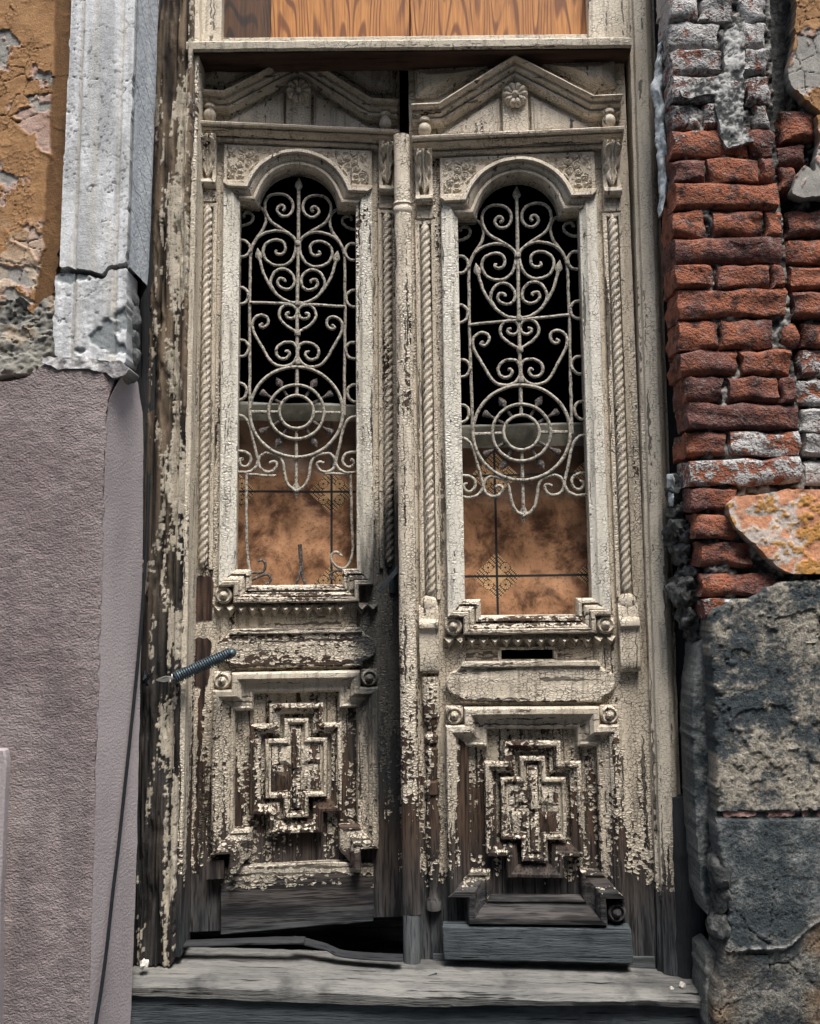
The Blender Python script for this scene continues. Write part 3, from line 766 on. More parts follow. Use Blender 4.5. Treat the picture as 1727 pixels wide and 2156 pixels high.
o = relief('orange_plaster_patch', pxz([(1524, 1062), (1545, 1046), (1600, 1042), (1660, 1030), (2060, 1035), (2060, 1205), (1660, 1210), (1625, 1192), (1585, 1150), (1545, 1115), (1530, 1090)], YB), YB - .014, .05, patch_fn, M_LAYERS, None, .0026, .005, 50, 16)
tag(o, 'orange plaster patch with torn lower edge hanging over dark bricks', 'plaster', kind='thing')
# grey eroded render below: one sheet, cracked, stepped at the thin brick course
_ax = lambda x, y: at(x, y, YB)
Z1, Z2 = _ax(1600, 1706)[2], _ax(1600, 1722)[2]
_rd = np.array(sorted((_ax(x, y)[0], _ax(x, y)[2]) for x, y in ((1480, 2006), (1545, 1997), (1620, 1993), (1660, 1986), (1690, 1955), (1730, 1926), (2060, 1880))))
def stone_fn(ss, hi, lo, warm=0.0, amp=.008):
    def fn(X, Z):
        n_ = fbm(X * 8, Z * 8, ss, 5, .6); m_ = fbm(X * 110, Z * 110, ss + 6, 4, .7); md = fbm(X * 26, Z * 30, ss + 21, 4, .6)
        c = lerp(lo, hi, sst(.55 * n_ + .45 * md + .35 * (m_ - .5), .40, .60))
        return .012 + amp * n_ + .006 * md + .004 * m_, c * (.62 + .76 * fbm(X * 150, Z * 150, ss + 12, 3))[..., None]
    return fn
def foot_fn(X, Z):
    n_ = fbm(X * 6, Z * 6, 201, 5, .6); md = fbm(X * 24, Z * 28, 203, 5, .62); m_ = fbm(X * 120, Z * 130, 205, 4, .7)
    zr_ = np.interp(X, _rd[:, 0], _rd[:, 1]) + .012 * (fbm(X * 40, Z * 5, 207, 3) - .5)
    z1_ = Z1 + .010 * (fbm(X * 30, Z * 4, 209, 3) - .5); z2_ = Z2 + .012 * (fbm(X * 26, Z * 4, 211, 3) - .5)
    up = sst(Z - z1_, -.001, .002); lowz = sst(zr_ - Z, -.002, .003); gap = (1 - up) * sst(Z - z2_, -.002, .002)
    t = np.clip(.5 * n_ + .5 * md + .45 * (m_ - .5), 0, 1)
    a1 = lerp((.045, .054, .058), (.31, .275, .22), sst(t + .16 * sst(-Z, -.70, -.45) - .08, .40, .60))
    a2 = lerp((.046, .056, .060), (.20, .205, .195), sst(t + .12 * (n_ - .5), .36, .66))
    a3 = lerp((.040, .044, .046), (.225, .21, .18), sst(t, .40, .64))
    rust = sst(fbm(X * 7, Z * 7, 213, 3) + .35 * sst(X, .80, .98), .62, .95)
    a3 = lerp(a3, lerp((.10, .055, .022), (.21, .125, .055), md), rust * .8)
    sft = .05 * (md - .5)
    c = lerp(lerp(a2, a1, sst(Z - z1_ + sft, -.012, .03)), a3, sst(zr_ - Z + sft * 1.4, -.03, .05))
    ridge = sst(.010 - np.abs(Z - zr_), 0, .010) * sst(X, .72, .76)
    c = lerp(c, (.36, .345, .32), ridge * .85 * sst(md, .36, .5))
    wx, wz = X + .03 * (fbm(X * 16, Z * 16, 215, 4) - .5), Z + .03 * (fbm(X * 16, Z * 16, 217, 4) - .5)
    f1, f2, cid = worley(wx * 7, wz * 6, 219); crk = sst(.014 - (f2 - f1), 0, .014) * sst(fbm(X * 6, Z * 6, 221, 2), .48, .56)
    pit = sst(m_, .60, .70)
    scab = sst(fbm(X * 20, Z * 22, 223, 4), .56, .58) * up
    H = .010 + .006 * n_ + .006 * md + .0035 * m_ - .003 * pit - .005 * crk + .004 * scab - .011 * gap - .003 * lowz + .004 * ridge + .003 * (1 - up) * (1 - lowz)
    c = c * ((1 - .4 * pit) * (1 - .75 * crk) * (1 - .7 * gap) * (.66 + .68 * fbm(X * 170, Z * 170, 225, 3)))[..., None]
    return H, c
fw = empty('rendered_wall_foot', (1.0, YB, -.6)); tag(fw, 'dark eroded grey render on the wall foot below the orange plaster patch', 'wall', kind='thing')
child(relief('render_face', pxz([(1492, 1310), (1500, 1275), (1560, 1262), (1640, 1225), (2060, 1206), (2060, 2320), (1504, 2320), (1500, 2150), (1504, 2060), (1520, 2000), (1534, 1950), (1526, 1860), (1512, 1790), (1504, 1722), (1512, 1690), (1505, 1640), (1500, 1500), (1496, 1400)], YB), YB + .002, .09, foot_fn, M_STONE, None, .0032, .010, 26, 21, round_=4, drop=.010), fw)
def pink_fn(X, Z):
    n_ = fbm(X * 60, Z * 60, 231, 4); return .006 + .010 * n_, lerp((.20, .10, .085), (.42, .26, .225), sst(n_, .3, .65))
for x0, x1 in ((1512, 1592), (1600, 1672), (1680, 1800)):
    child(relief('brick', pxz([(x0, 1702), (x1, 1701), (x1 - 2, 1719), (x0 + 8, 1720)], YB), YB + .002, .08, pink_fn, M_LAYERS, None, .0026, .006, 50, 24), fw)
# leaning slab and broken edge stones in the angle with the frame
o = relief('edge_slab', pxz([(1462, 1355), (1480, 1338), (1502, 1350), (1512, 1450), (1520, 1600), (1505, 1700), (1500, 1780), (1498, 1900), (1488, 1932), (1470, 1880), (1458, 1700), (1452, 1500)], -.13), -.13, .08, stone_fn(141, (.20, .205, .195), (.045, .055, .058)), M_STONE, None, .003, .004, 22, 25, round_=3, drop=.006)
tag(o, 'long blue-grey slab of render leaning in the angle beside the dark timber', 'slab', 'broken render by the frame', kind='thing')
for i, (x, y, r_, rz, lb) in enumerate([(1512, 1825, .034, 1.5, 'wedge-shaped dark stone at the broken edge, topmost of three'), (1520, 1885, .030, 1.3, 'squarish dark stone at the broken edge, middle of three'), (1520, 1948, .040, 1.1, 'rounded grey stone at the broken edge, lowest of three')]):
    c = at(x, y, YB + .03); bm = bmesh.new(); bmesh.ops.create_icosphere(bm, subdivisions=3, radius=1); V = []
    for v in bm.verts:
        n_ = 1 + .4 * mnoise.noise(v.co * 1.2 + Vector((i * 5, 8, 1))) + .1 * mnoise.noise(v.co * 4 + Vector((i, 3, 7)))
        V.append((v.co.x * r_ * .8 * n_ + c[0], v.co.y * r_ * 1.4 * n_ + c[1], v.co.z * r_ * rz * n_ + c[2]))
    bm.verts.index_update(); mb = MB().add(V, [[v.index for v in f.verts] for f in bm.faces]); bm.free()
    tag(mb.build('edge_stone', M_MORTAR, None, 30), lb, 'stone', 'broken edge stones')
o = relief('edge_slab', pxz([(1478, 2000), (1500, 1990), (1520, 2010), (1535, 2100), (1530, 2320), (1492, 2320), (1482, 2120)], -.15), -.15, .08, stone_fn(151, (.16, .158, .145), (.04, .046, .048)), M_STONE, None, .003, .004, 22, 26, round_=3, drop=.006)
tag(o, 'short upright piece of grey render beside the end of the sill', 'slab', 'broken render by the frame', kind='thing')
# ------------------------------------------------------------------ door frame, transom light and sill
fr = empty('door_surround', (0, 0, SILL_Z))
tag(fr, 'weathered timber door frame with rotten post, moulded jamb and transom bar', 'door frame', kind='thing')
def fpart(name, mb, mat, **k):
    par = k.pop('par', fr); o = mb.build(name, mat, par, **k)
    if par is fr: o.location = (0, 0, -SILL_Z)
    return o
# rotten post: paint scraps on split brown wood, worse towards its foot
PX0, PX1 = -.725, -.6165
def post_fn(X, Z):
    f1, f2, cid = worley(X * 120 + fbm(X * 40, Z * 40, 3, 2) * 1.2, Z * 105, 11)
    edge = f2 - f1
    up = sst(Z, .7, 1.7)
    keep = fbm(X * 42, Z * 7, 21, 4, .6) * 1.2 + cid * .22 + up * .08 - .115 + .13 * sst(X, -.675, -.635)
    k = sst(keep, .78, .80)
    grain = fbm(X * 170, Z * 7, 5, 3, .6); g2 = fbm(X * 60, Z * 3.2, 8, 3)
    split = sst(fbm(X * 95, Z * 2.6, 41, 3, .6), .60, .68)
    rot = sst(fbm(X * 30, Z * 6, 31, 4), .5, .75)
    H = -.006 * split + .003 * grain + .012 * g2 - .012 * rot + k * (.0015 - .0009 * sst(.08 - edge, 0, .08))
    rib = sst(X, -.634, -.630); H = H * (1 - .5 * rib) + .010 * rib
    H -= .010 * sst(-X, .700, .725)
    tan = lerp((.028, .019, .013), (.175, .128, .085), sst(g2 + .35 * grain, .42, .85))
    drk = lerp((.008, .0075, .007), (.042, .037, .034), sst(grain + .3 * g2, .4, .85))
    wood = lerp(drk, tan, np.clip(up * 1.05 + (g2 - .5) * .9, 0, 1))
    wood = wood * ((1 - .6 * rot) * (1 - .75 * split))[..., None]
    paint = lerp((.30, .26, .20), (.50, .44, .35), fbm(X * 50, Z * 50, 61, 3)) * (1 - .8 * sst(.045 - edge, 0, .045))[..., None]
    return H, lerp(wood, paint, k)
p = relief('rotten_post', [(PX0, .012), (PX1 - .004, .010), (PX1, .04), (PX1, 2.9), (PX0, 2.9)], -.055, .05, post_fn, M_POST, fr, .0026, .003, 70, 4, round_=3, drop=.006, edge=(.05, .04, .03))
p.location = (0, 0, -SILL_Z)
fpart('inner_bead', MB().box(-.640, -.605, -.050, .05, .03, 2.9), M_FRAME, bevel=.002, jit=.0015, cut=.05, wear=.35)
# moulded jamb on the other side, swept upright
def upright(name, sec, z0, z1, mat, wear, grain=0.0, jit=.0015, bottom=None):
    zs = np.linspace(z0, z1, int((z1 - z0) / .035))
    return fpart(name, MB().loft([[(x, y, z) for x, y in sec] for z in zs], True, True), mat, smooth=30, jit=jit, wear=wear, grain=grain)
upright('jamb', [(.608, .04), (.608, -.014), (.616, -.016), (.618, -.030), (.624, -.034), (.634, -.040), (.648, -.042), (.660, -.036), (.668, -.026), (.672, -.020), (.678, -.018), (.680, .04)], -.02, 2.9, M_FRAME, .06)
upright('timber_backing', [(.672, .04), (.672, -.006), (.70, -.012), (.74, -.016), (.742, .04)], -.03, 2.9, M_DARK, 0, jit=.006)
upright('timber_foot', [(.640, -.010), (.642, -.036), (.66, -.052), (.70, -.056), (.718, -.050), (.72, -.010)], -.03, .42, M_DARK, 0, jit=.004)
# transom bar
zb = at(860, 101, -.066)[2]; zt = at(860, 80, -.066)[2]
tr = [(0, zb + .004), (.060, zb), (.066, zb + .004), (.068, zt - .008), (.062, zt - .002), (.03, zt + .006), (-.03, zt + .014), (-.03, zb + .004)]
fpart('transom_bar', MB().loft([[(x, -w_, z) for w_, z in tr] for x in np.linspace(-.636, .600, 36)], True, True), M_FRAME, smooth=30, jit=.0016, wear=.16, grain=1.0)
fpart('transom_soffit', MB().box(-.630, .600, -.056, .028, zb - .006, zb + .002), M_BARE, bevel=.001, jit=.001, cut=.05, grain=1.0)
xl0, xl1 = at(391, 40, -.02)[0], at(466, 40, -.02)[0]; xr0, xr1 = at(1239, 40, -.02)[0], at(1323, 40, -.02)[0]
fpart('transom_stile', MB().box(xl0, xl1, -.022, .03, zt + .010, 2.9), M_FRAME, bevel=.003, jit=.0014, cut=.04, wear=.1)
fpart('transom_stile', MB().box(xr0, xr1 + .004, -.022, .03, zt + .010, 2.9), M_FRAME, bevel=.003, jit=.0014, cut=.04, wear=.1)
fpart('transom_rail', MB().box(xl1, xr0, -.012, .03, zt + .009, at(860, 76, -.01)[2]), M_FRAME, bevel=.002, jit=.001, cut=.04, wear=.2, grain=1.0)
# plywood closing the light above
def board(x0, x1, mat, label, yy):
    a, b_ = at(x0, 40, yy)[0], at(x1, 40, yy)[0]
    o = MB().box(a, b_, yy, yy + .012, zt - .01, 2.9).build('plywood_board', mat, None, bevel=.0008, jit=.0008, cut=.06)
    return tag(o, label, 'board', 'plywood boards closing the transom light')
board(464, 575, M_PLYD, 'narrow dark knotty plywood board beside the rotten post, closing the light over the door', .016)
board(571, 862, M_PLY, 'orange plywood board over the door, edge to edge with the dark knotty board', .010)
board(864.5, 1243, M_PLY, 'wide orange plywood board over the door reaching the moulded jamb side', .011)
# sill plank with rolled worn nose, riser below
sill = empty('door_sill', (0, -.1, -.6)); tag(sill, 'worn grey timber sill plank with rounded nose and riser below the door', 'sill', kind='thing')
def spart(name, mb, mat, **k):
    o = mb.build(name, mat, sill, **k); o.location = (0, .1, .6); return o
rings = []
for i, x in enumerate(np.linspace(-.72, .765, 60)):
    t = (x + .72) / 1.485
    z = .008 - .036 * t + .003 * math.sin(t * 9)
    fy = -.138 + .006 * math.sin(t * 5 + 1) + .002 * math.sin(t * 23)
    hgt = .034 + .008 * math.sin(t * 6)
    rings.append([(x, .06, z + .004), (x, -.06, z + .002), (x, fy + .03, z), (x, fy + .008, z - .005), (x, fy, z - .015), (x, fy + .004, z - hgt), (x, fy + .02, z - hgt - .006), (x, .06, z - hgt - .006)])
spart('sill_plank', MB().loft(rings, True, True), M_SILL, smooth=45, jit=.002, grain=1.0)
spart('riser_board', MB().box(-.74, .78, -.116, -.08, -.6, -.03), M_FOOT, bevel=.003, jit=.003, cut=.05, grain=1.0)
# warped strips of floor covering lifting under the leaf
def curl(name, pts, wd, mat, label):
    rings = []
    for (x, y, z) in smooth_path(pts, 6): rings.append([(x, y, z), (x, y + wd, z + .004), (x, y + wd, z + .001), (x, y, z - .003)])
    o = MB().loft(rings, True, True).build(name, mat, None, 40, jit=.001, grain=1.0)
    return tag(o, label, 'strip', 'lifting strips of flooring')
def pp(x, y, Y): return tuple(at(x, y, Y))
curl('floor_strip', [pp(385, 1993, -.03), pp(450, 1990, -.03), pp(540, 1987, -.03), pp(640, 1985, -.03)], .03, M_DARK, 'long thin board strip lifting under the gap of the sagging door leaf')
curl('floor_strip', [pp(615, 1983, -.01), pp(680, 1998, -.02), pp(720, 2014, -.03), pp(800, 2021, -.04), pp(848, 2023, -.04)], .03, M_DARK, 'bent board strip sloping down to the foot of the cover strip')
# ------------------------------------------------------------------ the two door leaves
def frame_matrix(o, u, v, s=1.0):
    u = Vector(u).normalized(); v = Vector(v).normalized(); y = v.cross(u).normalized()
    m = Matrix.Identity(4)
    for i in range(3):
        m[i][0] = u[i] * s; m[i][1] = y[i] * s; m[i][2] = v[i] * s; m[i][3] = o[i]
    return m
M_RIGHT = frame_matrix((.3042, .0165, -.0027), (.99859, -.05233, .00873), (-.00871, .00046, .99996))
_u = Vector((.99405, .10887, .00436)); _v = Vector((-.00434, -.00048, .99999))
_P = Vector((-.6406, 0, 0)) + _u * .3175 + _v * .1125
_C = Vector(CAM)
LEFT_S = .963 * 1.016
M_LEFT = frame_matrix(_C + 1.016 * (_P - _C), _u, _v, LEFT_S)

PA = [(0, 0), (0, .030), (.004, .038), (.013, .039), (.015, .029), (.0165, .026), (.018, .029), (.025, .025), (.031, .017), (.033, .014), (.035, .023), (.042, .022), (.048, .013), (.048, -.012)]
PB = [(0, 0), (0, .020), (.003, .025), (.030, .027), (.034, .023), (.041, .017), (.048, .015), (.048, -.012)]
PC = [(0, 0), (0, .024), (.004, .031), (.017, .032), (.022, .027), (.026, .024), (.028, .017), (.038, .012), (.046, .010), (.051, .013), (.056, .011), (.06, .004), (.06, -.009)]
PP = [(0, 0), (0, .052), (.005, .057), (.010, .052), (.011, .036), (.013, .036), (.020, .038), (.027, .029), (.029, .019), (.032, .019), (.034, .030), (.041, .027), (.044, .014), (.048, .012), (.048, 0)]
PX = [(0, 0), (0, .011), (.003, .018), (.011, .019), (.015, .012), (.019, .010), (.026, .004), (.03, .002), (.03, -.011)]
PX2 = [(0, 0), (0, .008), (.003, .014), (.010, .014), (.013, .006), (.018, .004), (.018, -.011)]
def cross_path(a, b, c, d, cz=.382):
    """outline: upright half width a, half height b; arms half width c, half height d"""
    return [(-a, cz - b), (a, cz - b), (a, cz - d), (c, cz - d), (c, cz + d), (a, cz + d), (a, cz + b), (-a, cz + b), (-a, cz + d), (-c, cz + d), (-c, cz - d), (-a, cz - d)]
ARC0 = math.asin(.052 / .163)
arc = [(.163 * math.cos(a), 1.998 + .163 * math.sin(a)) for a in np.linspace(ARC0, math.pi - ARC0, 25)]
GLAZE = [(-.175, .836), (.175, .836), (.175, .882), (.217, .882), (.217, 2.05)] + arc + [(-.217, 2.05), (-.217, .882), (-.175, .882)]
NG = len(GLAZE)
PFRAME = [(-.177, .10), (.177, .10), (.177, .165), (.227, .165), (.227, .60), (.177, .60), (.177, .646), (-.177, .646), (-.177, .60), (-.227, .60), (-.227, .165), (-.177, .165)]

T = {'heart':[(1,1897),(17,1917),(48,1939),(79,1960),(93,1983),(98,2005),(94,2026),(80,2041),(60,2046),(38,2043),(22,2031),(15,2013),(17,1995),(25,1983),(38,1977),(51,1980),(61,1991),(60,2003),(51,2011),(42,2008),(40,2000),(45,1995)],
 'outer':[(117,2006),(105,1998),(97,1985),(94,1969),(97,1950),(105,1932),(122,1908),(132,1887),(137,1867),(139,1839),(139,1772),(140,1718),(139,1637),(138,1548),(137,1487),(137,1380)],
 'shoulder':[(3,1895),(15,1915),(39,1929),(66,1932),(96,1924),(117,1909),(131,1887),(137,1867)],
 'bigscroll':[(4,1895),(8,1867),(19,1842),(36,1829),(54,1825),(76,1830),(93,1843),(101,1864),(98,1884),(86,1897),(67,1904),(49,1901),(38,1889),(37,1873),(44,1862),(57,1860),(65,1865),(62,1872)],
 'anchor':[(-3,1713),(29,1717),(58,1735),(80,1762),(97,1793),(106,1820),(111,1841)],
 'anchorscroll':[(62,1738),(78,1765),(78,1783),(68,1804),(49,1816),(29,1812),(14,1796),(10,1776),(17,1760),(34,1754),(52,1761),(59,1774),(53,1786),(40,1784),(38,1777)],
 'smallheart':[(-3,1624),(14,1632),(36,1647),(52,1667),(52,1687),(42,1703),(25,1708),(9,1702),(2,1686),(8,1670),(21,1666),(32,1672),(32,1681),(24,1683)],
 'lowers':[(101,1650),(109,1642),(101,1637),(90,1643),(85,1656),(89,1668),(100,1674),(112,1673),(125,1664),(131,1649),(129,1629),(117,1604),(99,1572),(81,1541),(63,1526),(37,1522),(16,1530),(3,1548),(1,1566),(6,1586),(19,1594),(39,1593),(56,1582),(62,1566),(57,1551),(44,1544),(31,1547),(23,1558),(27,1567),(34,1567)],
 'ringa':[(176,1899),(156,1899),(144,1889),(140,1876),(144,1860),(156,1850),(176,1850)],
 'ringb':[(176,1757),(158,1755),(146,1744),(143,1731),(148,1715),(159,1707),(176,1706)],
 'ringc':[(176,1598),(155,1597),(144,1586),(141,1573),(146,1559),(156,1550),(176,1549)],
 'ringd':[(176,1471),(160,1469),(148,1459),(146,1445),(150,1431),(161,1421),(176,1420)],
 'corner':[(176,1946),(153,1949),(136,1960),(132,1974),(138,1984),(151,1987),(160,1981),(158,1973)],
 'side':[(176,1377),(157,1373),(143,1359),(133,1336),(124,1295),(116,1263),(112,1241),(118,1224),(132,1213),(149,1209),(176,1212)],
 'sidescroll':[(176,1271),(151,1269),(135,1258),(132,1242),(141,1228),(154,1226),(163,1235),(162,1246),(155,1248)],
 'ushape':[(77,1265),(54,1258),(41,1240),(37,1215),(31,1187),(19,1167),(-3,1155)],
 'uscroll':[(54,1258),(77,1265),(93,1265),(106,1254),(110,1238),(103,1220),(87,1211),(69,1214),(59,1226),(59,1237),(67,1241),(78,1237)]}
TL = {'barl':[(-143,1209),(-143,1066),(-138,964),(-131,922)],
 'barr':[(155,1209),(158,1066),(160,983),(150,946),(134,932),(113,938),(99,955),(99,971),(113,979),(128,967)],
 'cl':[(-130,922),(-98,922),(-88,941),(-94,956),(-110,954)],'cl2':[(-128,900),(-86,917),(-73,905),(-78,893),(-88,891)],
 'cr':[(132,925),(113,926),(97,916),(99,904),(105,904)],'fa':[(7,1002),(12,943),(8,914),(-5,880)],'fb':[(11,1002),(15,943),(16,914),(28,880)],
 'ha':[(-145,1204),(-60,1199)],'hb':[(82,1207),(157,1206)]}

def spear(mb, x, y, z, dx, dz, L=.034, W_=.011, fan=False):
    """flat forged tip pointing along (dx, dz)"""
    d = Vector((dx, dz)).normalized(); n = Vector((-d.y, d.x)); p = Vector((x, z))
    if fan: prof = [(0, .004), (.35, .0045), (.8, .0105), (1.0, .0095)]
    else: prof = [(0, .004), (.12, .005), (.38, W_), (.62, W_ * .78), (1.0, .0008)]
    rings = []
    for t, wd in prof:
        c = p + d * L * t; th = .0042 if t < .95 else .002
        rings.append([(c.x + n.x * a * wd, y + b * th, c.y + n.y * a * wd) for a, b in ((1, 0), (.4, 1), (-.4, 1), (-1, 0), (-.4, -1), (.4, -1))])
    mb.loft(rings, True, True); return mb

def grille(root, left):
    y = .022; rr = .0046
    gr = empty('grille'); gr.parent = root
    def tube(name, pts, mirror=False, r=rr, yy=y):
        sx = -1 if mirror else 1
        mt = M_RUSTIRON if name.startswith('broken') else M_IRON
        pts3 = [(sx * p[0] / 1000 - .002, yy, p[1] / 1000) for p in smooth_path(pts, 5)]
        if random.random() < 2: pts3 = [(a + random.gauss(0, .00035), b + random.gauss(0, .0004), c + random.gauss(0, .00035)) for a, b, c in pts3]
        return MB().tube(pts3, r, 7).build(name, mt, gr, 60, jit=.0005)
    for mr in (False, True):
        for k, nm in (('heart', 'scroll'), ('outer', 'side_bar'), ('shoulder', 'arched_bar'), ('bigscroll', 'scroll'), ('anchor', 'anchor_arm'), ('anchorscroll', 'scroll'),
                      ('smallheart', 'scroll'), ('lowers', 'scroll'), ('ringa', 'side_ring'), ('ringb', 'side_ring'), ('ringc', 'side_ring'), ('ringd', 'side_ring'),
                      ('corner', 'scroll'), ('side', 'side_curve'), ('sidescroll', 'scroll'), ('ushape', 'bottom_curve'), ('uscroll', 'scroll')):
            tube(nm, T[k], mr, yy=y + (.004 if k in ('corner', 'outer') else 0))
        spear(MB(), (-.113 if mr else .109), y, 1.838, (-.18 if mr else .18), 1, .04).build('spear_tip', M_IRON, gr, 30)
    tube('centre_bar', [(2, 2062), (1, 1900), (-1, 1713), (-1, 1560), (-1, 1435)], r=.0052)
    spear(MB(), -.001, y, 2.055, .04, 1, .045, .012).build('spear_tip', M_IRON, gr, 30)
    if left: tube('cross_bar', [(-140, 1711), (0, 1711), (140, 1706)])
    else: tube('cross_bar', [(-139, 1698), (0, 1708), (138, 1718)])
    for z in (1.895, 1.712, 1.622, 1.536): MB().lathe([(.0085, -.007), (.0095, -.004), (.0095, .004), (.0085, .007)], (-.002, y, z), 10, 'z').build('collar', M_IRON, gr, 40, jit=.0006)
    cx, cz = -.004, 1.387
    for nm, rad, r in (('outer_ring', .134, .0052), ('middle_ring', .080, .0048), ('hub_ring', .049, .0048)):
        mb = MB(); rings = []
        for i in range(56):
            a = 2 * math.pi * i / 56; c = (cx + rad * math.cos(a), cz + rad * math.sin(a) * .995)
            rings.append([(c[0] + r * math.cos(a) * math.cos(b), y - .003 + r * math.sin(b), c[1] + r * math.sin(a) * math.cos(b)) for b in np.linspace(0, 2 * math.pi, 8)[:-1]])
        mb.loft(rings, True, False, True); mb.build(nm, M_IRON, gr, 60, jit=.0007)
    for k in range(12):
        a = math.pi / 6 * k; ca, sa = math.cos(a), math.sin(a)
        r1 = .134 if k in (0, 6, 3) else (.205 if k == 9 else .088)
        mb = MB().tube([(cx + ca * .046, y + .003, cz + sa * .046), (cx + ca * (.046 + r1) / 2, y + .003, cz + sa * (.046 + r1) / 2), (cx + ca * r1, y + .003, cz + sa * r1)], .0048, 7)
        if k not in (0, 3, 6): spear(mb, cx + ca * (r1 - .004), y + .003, cz + sa * (r1 - .004), ca, sa, .05 if k == 9 else .036, .0115, fan=k in (1, 5, 7, 11))
        mb.build('spoke', M_IRON if k in (0, 3, 6, 9) else M_RUSTIRON, gr, 40, jit=.0004)
    if left:
        for k, nm in (('barl', 'lower_bar'), ('barr', 'lower_bar'), ('cl', 'broken_scroll'), ('cl2', 'broken_scroll'), ('cr', 'broken_scroll'), ('fa', 'broken_fork'), ('fb', 'broken_fork'), ('ha', 'lower_rail'), ('hb', 'lower_rail')):
            tube(nm, TL[k], r=.0042)

def rope(root, x, wear):
    rings = []; N = 16
    for i in range(265):
        z = .934 + i * .004; ring = []
        for j in range(N):
            a = 2 * math.pi * j / N; ph = 3 * (a - 2 * math.pi * z / .066)
            r = .0078 + .0052 * abs(math.cos(ph / 2)) ** .8
            e = min(1, (z - .932) / .02, (1.99 - z) / .02); r *= .35 + .65 * max(0, e)
            ring.append((x + r * math.cos(a) * 1.05, -.008 + r * math.sin(a), z))
        rings.append(ring)
    return MB().loft(rings, True, True).build('rope_moulding', M_ROPE, root, 80, jit=.0004, wear=wear)

ROS = [(.0245, 0), (.0245, .008), (.022, .016), (.0185, .018), (.015, .013), (.0115, .013), (.010, .020), (.0065, .026), (.0025, .031), (.0006, .032)]
def rosette(root, x, z, wear, y=-.012):
    b = MB().box(x - .0235, x + .0235, y, 0, z - .0235, z + .0235).build('rosette_block', M_PAINT, root, bevel=.002, jit=.0006, cut=.02, wear=wear)
    MB().lathe(ROS, (x, y, z), 24).build('rosette', M_ROPE, b, 50, jit=.0006, wear=wear)

def flower(root, x, z, wear):
    rings = []
    for r, h in ((.036, 0), (.036, .008), (.034, .014), (.026, .019), (.016, .016), (.010, .011), (.0085, .017), (.004, .021), (.0005, .022)):
        ring = []
        for j in range(60):
            a = 2 * math.pi * j / 60; k = abs(math.cos(a * 5))
            rr = r * (1 - .09 * (1 - k) * (r > .02)); hh = h * (1 - .45 * (1 - k) ** 2 * (.011 < r < .036))
            ring.append((x + rr * math.cos(a), -.016 - hh, z + rr * math.sin(a)))
        rings.append(ring)
    MB().loft(rings, True, True).build('flower_boss', M_ROPE, root, 45, wear=wear)

def console(root, x, wear):
    """carved bracket under the cornice"""
    side = [(.0, 2.187), (.050, 2.187), (.052, 2.178), (.044, 2.165), (.034, 2.148), (.027, 2.125), (.023, 2.10), (.022, 2.078), (.026, 2.063), (.033, 2.058), (.036, 2.048), (.031, 2.039), (.020, 2.037), (.0, 2.038)]
    rings = []
    for f in np.linspace(-1, 1, 11):
        k = .75 + .25 * math.cos(f * math.pi * 3) if abs(f) < .95 else .8
        rings.append([(x + f * .0245, -(w_ * (k if 2.06 < z < 2.18 else 1)), z) for w_, z in side])
    o = MB().loft(rings, True, True).build('console', M_ROPE, root, 35, bevel=.001, jit=.0012, cut=.02, wear=wear)
    zs_ = [z for _, z in side[1:9]]; ws_ = [w_ for w_, _ in side[1:9]]
    rings = []
    for t_ in np.linspace(0, 1, 30):          # one acanthus leaf with lobed edges and a raised rib
        z = 2.181 - .112 * t_; base = np.interp(-z, [-q for q in zs_], ws_); hw = .0225 * (.55 + .45 * abs(math.sin(t_ * 9.4 + .6))) * (1 - t_ ** 3) ** .6 + .0012
        rings.append([(x + f_ * hw, -(base * .98 + g_), z - .010 * abs(f_) * (1 - t_)) for f_, g_ in ((-1, -.006), (-.9, .004), (-.55, .0075), (-.22, .0035), (0, .0095), (.22, .0035), (.55, .0075), (.9, .004), (1, -.006))])
    MB().loft(rings, False, True).build('carved_leaf', M_ROPE, o, 50, jit=.001, wear=wear)
    MB().box(x - .024, x + .024, -.013, 0, 1.998, 2.037).build('console_foot', M_PAINT, o, bevel=.003, wear=wear)

def lower_console(root, x, wear, short=False):
    z1 = .735
    side = [(0, .915), (.014, .915), (.02, .905), (.022, .89), (.024, .878), (.033, .874), (.038, .866), (.037, .855), (.030, .848), (.028, .84), (.030, z1 + .02), (.026, z1 + .006), (.018, z1), (0, z1 - .002)]
    rings = [[(x + f * .026, -w_, z) for w_, z in side] for f in (-1, -.9, 0, .9, 1)]
    o = MB().loft(rings, True, True).build('lower_console', M_PAINT, root, 40, bevel=.0015, jit=.0012, cut=.025, wear=wear)
    MB().lathe([(.0005, .017), (.014, .0165), (.021, .013), (.0245, .006), (.0245, 0)], (x, -.004, .918), 18).build('console_cap', M_PAINT, o, 50, wear=wear)

